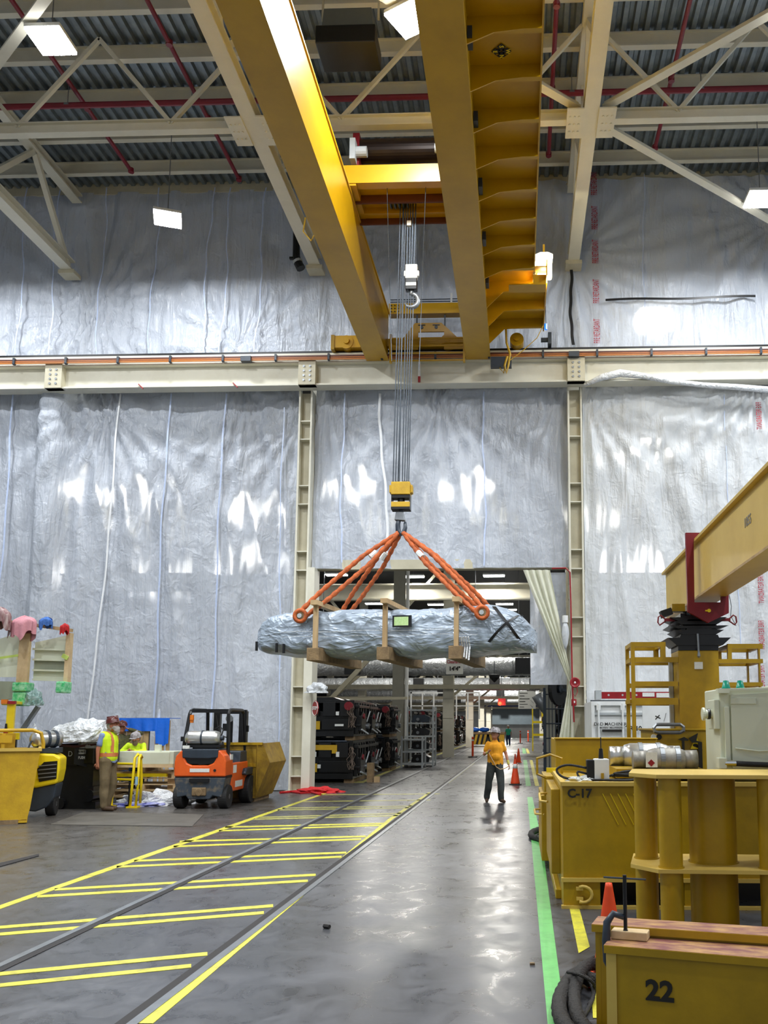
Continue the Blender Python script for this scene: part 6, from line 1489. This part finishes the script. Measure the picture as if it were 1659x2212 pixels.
B().box(.0,wd,-.03,.8,cz-.08,cz).build('skid', M['wood2'], wc)
B().box(wd*.62,wd*.72,.1,.2,cz+.3,cz+.46).build('small_box', M['green'], wc)
crumple('plastic_film',(P(340,1710,20.9).x,20.9,0.0),.8,.35,.28,M['poly'],'white plastic film spilling from the pallets onto the floor','plastic film',15,.7)
crumple('plastic_film',(P(205,1700,21.2).x,21.2,0.2),.25,.3,.6,M['poly'],'white plastic between the black cart and the man in the vest','plastic film',18,.5)
crumple('plastic_film',(P(300,1727,20.5).x,20.5,0.0),.5,.2,.08,mat('blue plastic','4a52b8',.4,col2='dfe2ea',scale=5,mix=1),'blue and white plastic scrap on the floor behind the yellow hoops','plastic film',21,.7)
tb = thing('plank_screen','plank screen with a blue tarpaulin draped over its top','screen',(P(255,1620,23).x,23,0))
wd = P(365,1620,23).x-P(255,1620,23).x; zt = P(300,1552,23).z
g = B()
for k in range(9):
    x = .06+k*wd/9
    if k == 5: continue
    g.box(x,x+wd/9-(.02 if k < 6 else .06),0,.03,.3,zt-.05)
g.build('plank', M['wood'], tb); B().box(.62*wd-.09,.62*wd-.03,.03,.06,.3,zt).build('dark_gap', M['dark'], tb)
def fn(s_,t_): 
    d_ = (.33 if s_ < .74 else .68+.03*math.sin(s_*30))*t_; return (wd*s_, -.03-.05*t_*abs(math.sin(s_*14)), zt-d_+.02*math.sin(s_*9)*(1-t_)*0)
B().grid(60,8,fn).box(0,wd,-.02,.7,zt,zt+.01).build('tarpaulin', M['blue'], tb)
p = P(340,1547,23); tag(B().cyl((p.x,23.1,zt+.01),(p.x,23.1,zt+.2),.035,n=10).cyl((p.x,23.1,zt+.2),(p.x,23.1,zt+.25),.02,n=8).build('water_bottle', FILMW),'clear water bottle standing on the blue tarpaulin','bottle')
# ================================================================ PEOPLE
def person(lab, loc, rz, H, J, cl, head=None, hat=None, beard=None, hair=None, vest=None, sleeves='short', gloves=None):
    """J: joints in metres for a 1.8 m figure facing -Y (x>0 is the person's left)"""
    t = thing('person', lab, 'person', loc, rz); s_ = H/1.8
    D = dict(pelvis=(0,0,.98),waist=(0,.01,1.1),chest=(0,.01,1.33),neck=(0,.02,1.5),head=(0,-.01,1.66),
      shL=(.172,.02,1.42),elL=(.25,.04,1.16),wrL=(.27,-.02,.92),shR=(-.172,.02,1.42),elR=(-.25,.04,1.16),wrR=(-.27,-.02,.92),
      hiL=(.09,0,.94),knL=(.12,-.03,.5),anL=(.13,.03,.09),hiR=(-.09,0,.94),knR=(-.11,-.02,.5),anR=(-.12,.03,.09),toeL=(.14,-.16,.04),toeR=(-.14,-.16,.04),hx=0,belly=0)
    D.update(J); V = {k:Vector(v)*s_ for k,v in D.items() if isinstance(v,tuple)}
    hx = D['hx']   # head turn about z
    b_ = MB()
    def c(a,b2,r0,r1): b_.cap(V[a],V[b2],r0*s_,r1*s_)
    c('pelvis','chest',.12,.14); c('chest','neck',.1,.055); b_.cap(V['neck'],V['head'],.052*s_,.055*s_)
    hd = MB(); hd.sph((0,0,.0),.1,.76,.95,1.18,16,12); hd.sph((0,-.045,-.065),.058,.85,.9,.9); hd.sph((0,-.1,-.005),.02,.7,1,1.3); hd.sph((0,-.105,-.025),.014,1.1,1,.8)
    hd.sph((0,-.088,-.058),.018,1.4,.6,.5); hd.sph((0,-.085,.025),.045,1.1,.35,.35)
    for q in (-1,1): hd.sph((q*.078,.005,-.01),.025,.4,.8,1.2)
    HM = Matrix.Translation(V['head']) @ Matrix.Rotation(hx,4,'Z') @ Matrix.Rotation(D.get('tilt',0),4,'X') @ Matrix.Scale(s_*1.1,4)
    hd.xf(HM); b_.add(hd.v, hd.f)
    for S in 'LR':
        c('sh'+S,'el'+S,.052,.041); c('el'+S,'wr'+S,.04,.027); c('chest','sh'+S,.09,.06)
        c('hi'+S,'kn'+S,.085,.055); c('kn'+S,'an'+S,.055,.038)
    fg = MB()
    for S,q in (('L',1),('R',-1)):
        d = (V['wr'+S]-V['el'+S]).normalized(); side = Vector((0,-1,0)).cross(d); 
        if side.length < .1: side = Vector((1,0,0))
        side.normalize(); nrm = d.cross(side); side2 = nrm.normalized()
        w0 = V['wr'+S]; pe = w0+d*.085*s_
        for k in range(4):
            o = side2*(k-1.5)*.019*s_
            b_.cap(w0+o*.5, pe+o, .017*s_, .014*s_, 8)
            L_ = (.07,.08,.075,.058)[k]*s_; k1 = pe+o; curl = side*(-q)*1.0
            k2 = k1+(d*.8+curl*.35).normalized()*L_*.5; k3 = k2+(d*.4+curl*.8).normalized()*L_*.5
            fg.tube([k1-d*.01*s_,k1,k2,k3],[.0095*s_,.0095*s_,.0088*s_,.007*s_],7)
        th = w0+d*.03*s_-side2*.025*s_; fg.tube([th,th+(d*.5-side2*.8).normalized()*.035*s_,th+(d*.9-side2*.6).normalized()*.065*s_],[.012*s_,.011*s_,.008*s_],7)
    remesh(b_, 'body', cl.get('skin',M['skin']), t, .011*s_, 3, fg)
    # shirt
    sh = MB(); bl = D['belly']
    sh.cap(V['pelvis']+Vector((0,0,-.06*s_)),V['chest'],.165*s_,.16*s_); sh.cap(V['chest'],V['neck']-Vector((0,0,.04)),.15*s_,.08*s_)
    for x in (-.06,.06): sh.cap(V['pelvis']+Vector((x,0,-.06*s_)),V['chest']+Vector((x*1.2,0,.0)),.138*s_,.125*s_)
    if bl: sh.sph(V['waist']+Vector((0,-bl,0)),.15*s_)
    for S in 'LR':
        sh.cap(V['chest']+Vector((0,0,.05)),V['sh'+S]-Vector((0,0,.02)),.1*s_,.068*s_)
        e = V['el'+S] if sleeves == 'long' else V['sh'+S].lerp(V['el'+S],.62)
        sh.cap(V['sh'+S],e,.068*s_,.062*s_)
        if sleeves == 'long': sh.cap(V['el'+S],V['wr'+S],.056*s_,.042*s_)
    so = remesh(sh,'shirt',cl['shirt'],t,.014*s_,3,disp=.014*s_,seed=hx*3+H)
    bm = bmesh.new(); bm.from_mesh(so.data); zc = V['pelvis'].z-.07*s_
    bmesh.ops.delete(bm, geom=[v for v in bm.verts if v.co.z < zc+.012*math.sin(v.co.x*40) and (v.co-V['pelvis']).length < .3*s_ and abs(v.co.x) < .2*s_], context='VERTS'); bm.to_mesh(so.data); bm.free()
    if vest:
        ve = MB(); ve.cap(V['pelvis']+Vector((0,0,.02)),V['chest'],.175*s_,.185*s_); ve.cap(V['chest'],V['neck']-Vector((0,0,.08)),.17*s_,.095*s_)
        for x in (-.06,.06): ve.cap(V['pelvis']+Vector((x,0,.0)),V['chest']+Vector((x*1.3,0,.04)),.14*s_,.145*s_)
        if bl: ve.sph(V['waist']+Vector((0,-bl,0)),.165*s_)
        ve.cap(V['shL']*.9+V['shR']*.1+Vector((0,0,.0)),V['shR']*.9+V['shL']*.1,.083*s_,.083*s_)
        vo = remesh(ve,'safety_vest',M['hivis'],t,.014*s_,3,disp=.012*s_,seed=5)
        bm = bmesh.new(); bm.from_mesh(vo.data); zc = V['pelvis'].z-.03*s_
        geom = [v for v in bm.verts if v.co.z < zc-.02]; bmesh.ops.delete(bm, geom=geom, context='VERTS'); bm.to_mesh(vo.data)
        # reflective band = faces of the vest pushed out
        for nm_,cond,mt in (('reflective_band',lambda v: abs(v.z-(V['waist'].z-.03*s_)) < .035*s_, M['hiviso']),('reflective_strip',lambda v: v.z > V['waist'].z+.02 and abs(abs(v.x)-.1*s_) < .022*s_, M['hiviso'])):
            b2 = bm.copy(); kill = [f for f in b2.faces if not cond(f.calc_center_median())]
            bmesh.ops.delete(b2, geom=kill, context='FACES')
            for v in b2.verts: v.co += v.normal*.005
            me = bpy.data.meshes.new(nm_); b2.to_mesh(me); b2.free(); me.materials.append(mt); o = bpy.data.objects.new(nm_,me); C.objects.link(o); o.parent = t
        bm.free()
    tr = MB(); tr.cap(V['hiL'],V['hiR'],.125*s_,.125*s_); tr.cap(V['pelvis'],V['pelvis']+Vector((0,0,.04)),.145*s_,.145*s_)
    for S in 'LR':
        tr.cap(V['hi'+S],V['kn'+S],.12*s_,.092*s_); tr.cap(V['kn'+S],V['an'+S]+Vector((0,0,.02)),.09*s_,.082*s_)
    remesh(tr,'trousers',cl['trousers'],t,.014*s_,3,disp=.02*s_,dscale=7,seed=H)
    for S in 'LR':
        bo = MB(); bo.cap(V['an'+S]+Vector((0,0,.03)),V['an'+S]-Vector((0,0,.02)),.055*s_,.055*s_); bo.cap(V['an'+S]-Vector((0,0,.035*s_)),V['toe'+S],.05*s_,.042*s_)
        remesh(bo,'boot',cl.get('boots',M['boot']),t,.012*s_,2)
    if hat:
        h_ = MB(); h_.lathe([(.13,.018),(.118,.022),(.116,.03),(.112,.07),(.095,.105),(.06,.128),(.02,.137),(.001,.138)],n=24); h_.prism([(-.09,.022),(.09,.022),(.07,.03),(-.07,.03)],-.16,-.08); h_.bar((0,-.1,.1),(0,.1,.1),.03,.09); h_.sph((0,-.115,.022),.07,1.1,.75,.12)
        h_.xf(Matrix.Translation((0,0,0))); h_.xf(HM @ Matrix.Translation((0,0,.015)) @ Matrix.Scale(1.0,4)); h_.build('hard_hat', hat, t, smooth=True)
    if hair:
        h_ = MB(); h_.sph((0,.025,-.0),.105,.8,.85,1.05,16,10); h_.xf(HM); 
        h_.build('hair', hair, t, smooth=True)
    if beard:
        h_ = MB(); h_.sph((0,-.07,-.085),.062,1.1,.8,1.25,14,10); h_.sph((0.0,-.045,-.05),.07,1.08,.8,.7,14,10); h_.xf(HM)
        remesh(h_,'beard',beard,t,.01,2,disp=.012,dscale=30)
    g = MB()
    for q in (-1,1): g.sph((q*.032,-.092,.012),.010,1.2,.5,.6,8,6)
    g.xf(HM); g.build('eyes', M['ink'], t)
    return t,V,HM
# man in the mustard shirt
p = G(1070,1733)
t,V,HM = person('man in a mustard t-shirt and stickered hard hat walking with a tag line', (p.x,p.y,0), .12, 1.78,
  dict(wrR=(-.2,-.22,1.22),elR=(-.27,.02,1.17),elL=(.27,.06,1.18),wrL=(.33,.0,.93),anL=(.13,-.12,.09),knL=(.12,-.12,.5),toeL=(.19,-.29,.04),anR=(-.2,.08,.1),knR=(-.16,-.02,.5),toeR=(-.22,-.08,.04),hx=-.75,belly=.05,tilt=-.1),
  dict(skin=M['skint'],shirt=M['tshirt'],trousers=M['gtrous']), hat=M['helmw'], hair=mat('short brown hair','5a4a3c',.9))
for S in 'LR':
    B().cap(V['wr'+S].lerp(V['el'+S],.3),V['wr'+S].lerp(V['el'+S],.02),.034,.033).build('wrist_band', mat('pale yellow cuff','d9cf6a',.7), t)
B().tube([V['wrR']+Vector((.0,-.05,.06)),V['wrR']+Vector((.03,-.08,-.05)),(-.08,-.3,1.0),(.0,-.26,.86),(.1,-.22,.8),(.22,-.16,.82),V['wrL']+Vector((0,-.03,-.05))],.011,7).build('tag_line', mat('tan rope','d8b488',.7), t)
# man in vest at left, profile facing right
p = G(228,1751)
person('man in hi-vis vest, maroon hard hat and khaki trousers standing in profile', (p.x,p.y,0), PI/2-.1, 2.06,
  dict(elR=(-.21,.1,1.16),wrR=(-.2,.1,.92),elL=(.21,.08,1.16),wrL=(.2,.02,.92),anL=(.1,.05,.09),anR=(-.1,-.02,.09),toeL=(.1,-.14,.04),toeR=(-.1,-.2,.04),head=(0,-.06,1.63),tilt=-.12,belly=.03,shR=(-.17,.04,1.43)),
  dict(shirt=M['bshirt'],trousers=M['khaki'],skin=M['skin']), hat=M['helm'], beard=M['beard'], vest=True, hair=M['beard'])
# man behind him with raised arm (hidden mostly)
p = G(246,1728)
person('man in an olive jacket behind the vested man, arm raised', (p.x-.12,p.y+.5,0), .5, 1.95,
  dict(elL=(.42,-.1,1.52),wrL=(.16,-.14,1.62),elR=(-.24,.04,1.16),wrR=(-.26,-.02,.92)),
  dict(shirt=M['camo'],trousers=M['denim']), hat=M['helm'], hair=M['black'], sleeves='long')
# bearded man leaning
pz = P(300,1580,22.2)
person('bearded man in a bright yellow shirt leaning on the pale crate', (pz.x+.02,22.15,0), 0, 1.75,
  dict(pelvis=(0,.12,.95),waist=(0,.05,1.08),chest=(0,-.08,1.3),neck=(0.02,-.16,1.45),head=(.04,-.24,1.58),shL=(.2,-.12,1.4),shR=(-.2,-.12,1.4),elL=(.3,-.3,1.25),wrL=(.12,-.42,1.26),elR=(-.36,-.2,1.22),wrR=(-.1,-.42,1.26),hx=-.15,tilt=.35,belly=.03),
  dict(shirt=M['hivis'],trousers=M['denim'],skin=M['skin']), hat=M['helmw'], beard=M['beardd'], vest=False, sleeves='long', hair=M['black'])
# far man in teal
p = G(1098,1610)
person('distant person in a teal shirt walking away down the aisle', (p.x,p.y,0), PI, 1.75, dict(anL=(.1,.15,.1),toeL=(.1,-.0,.04)), dict(shirt=M['tealsh'],trousers=M['denim']), hat=M['paper'], sleeves='short')
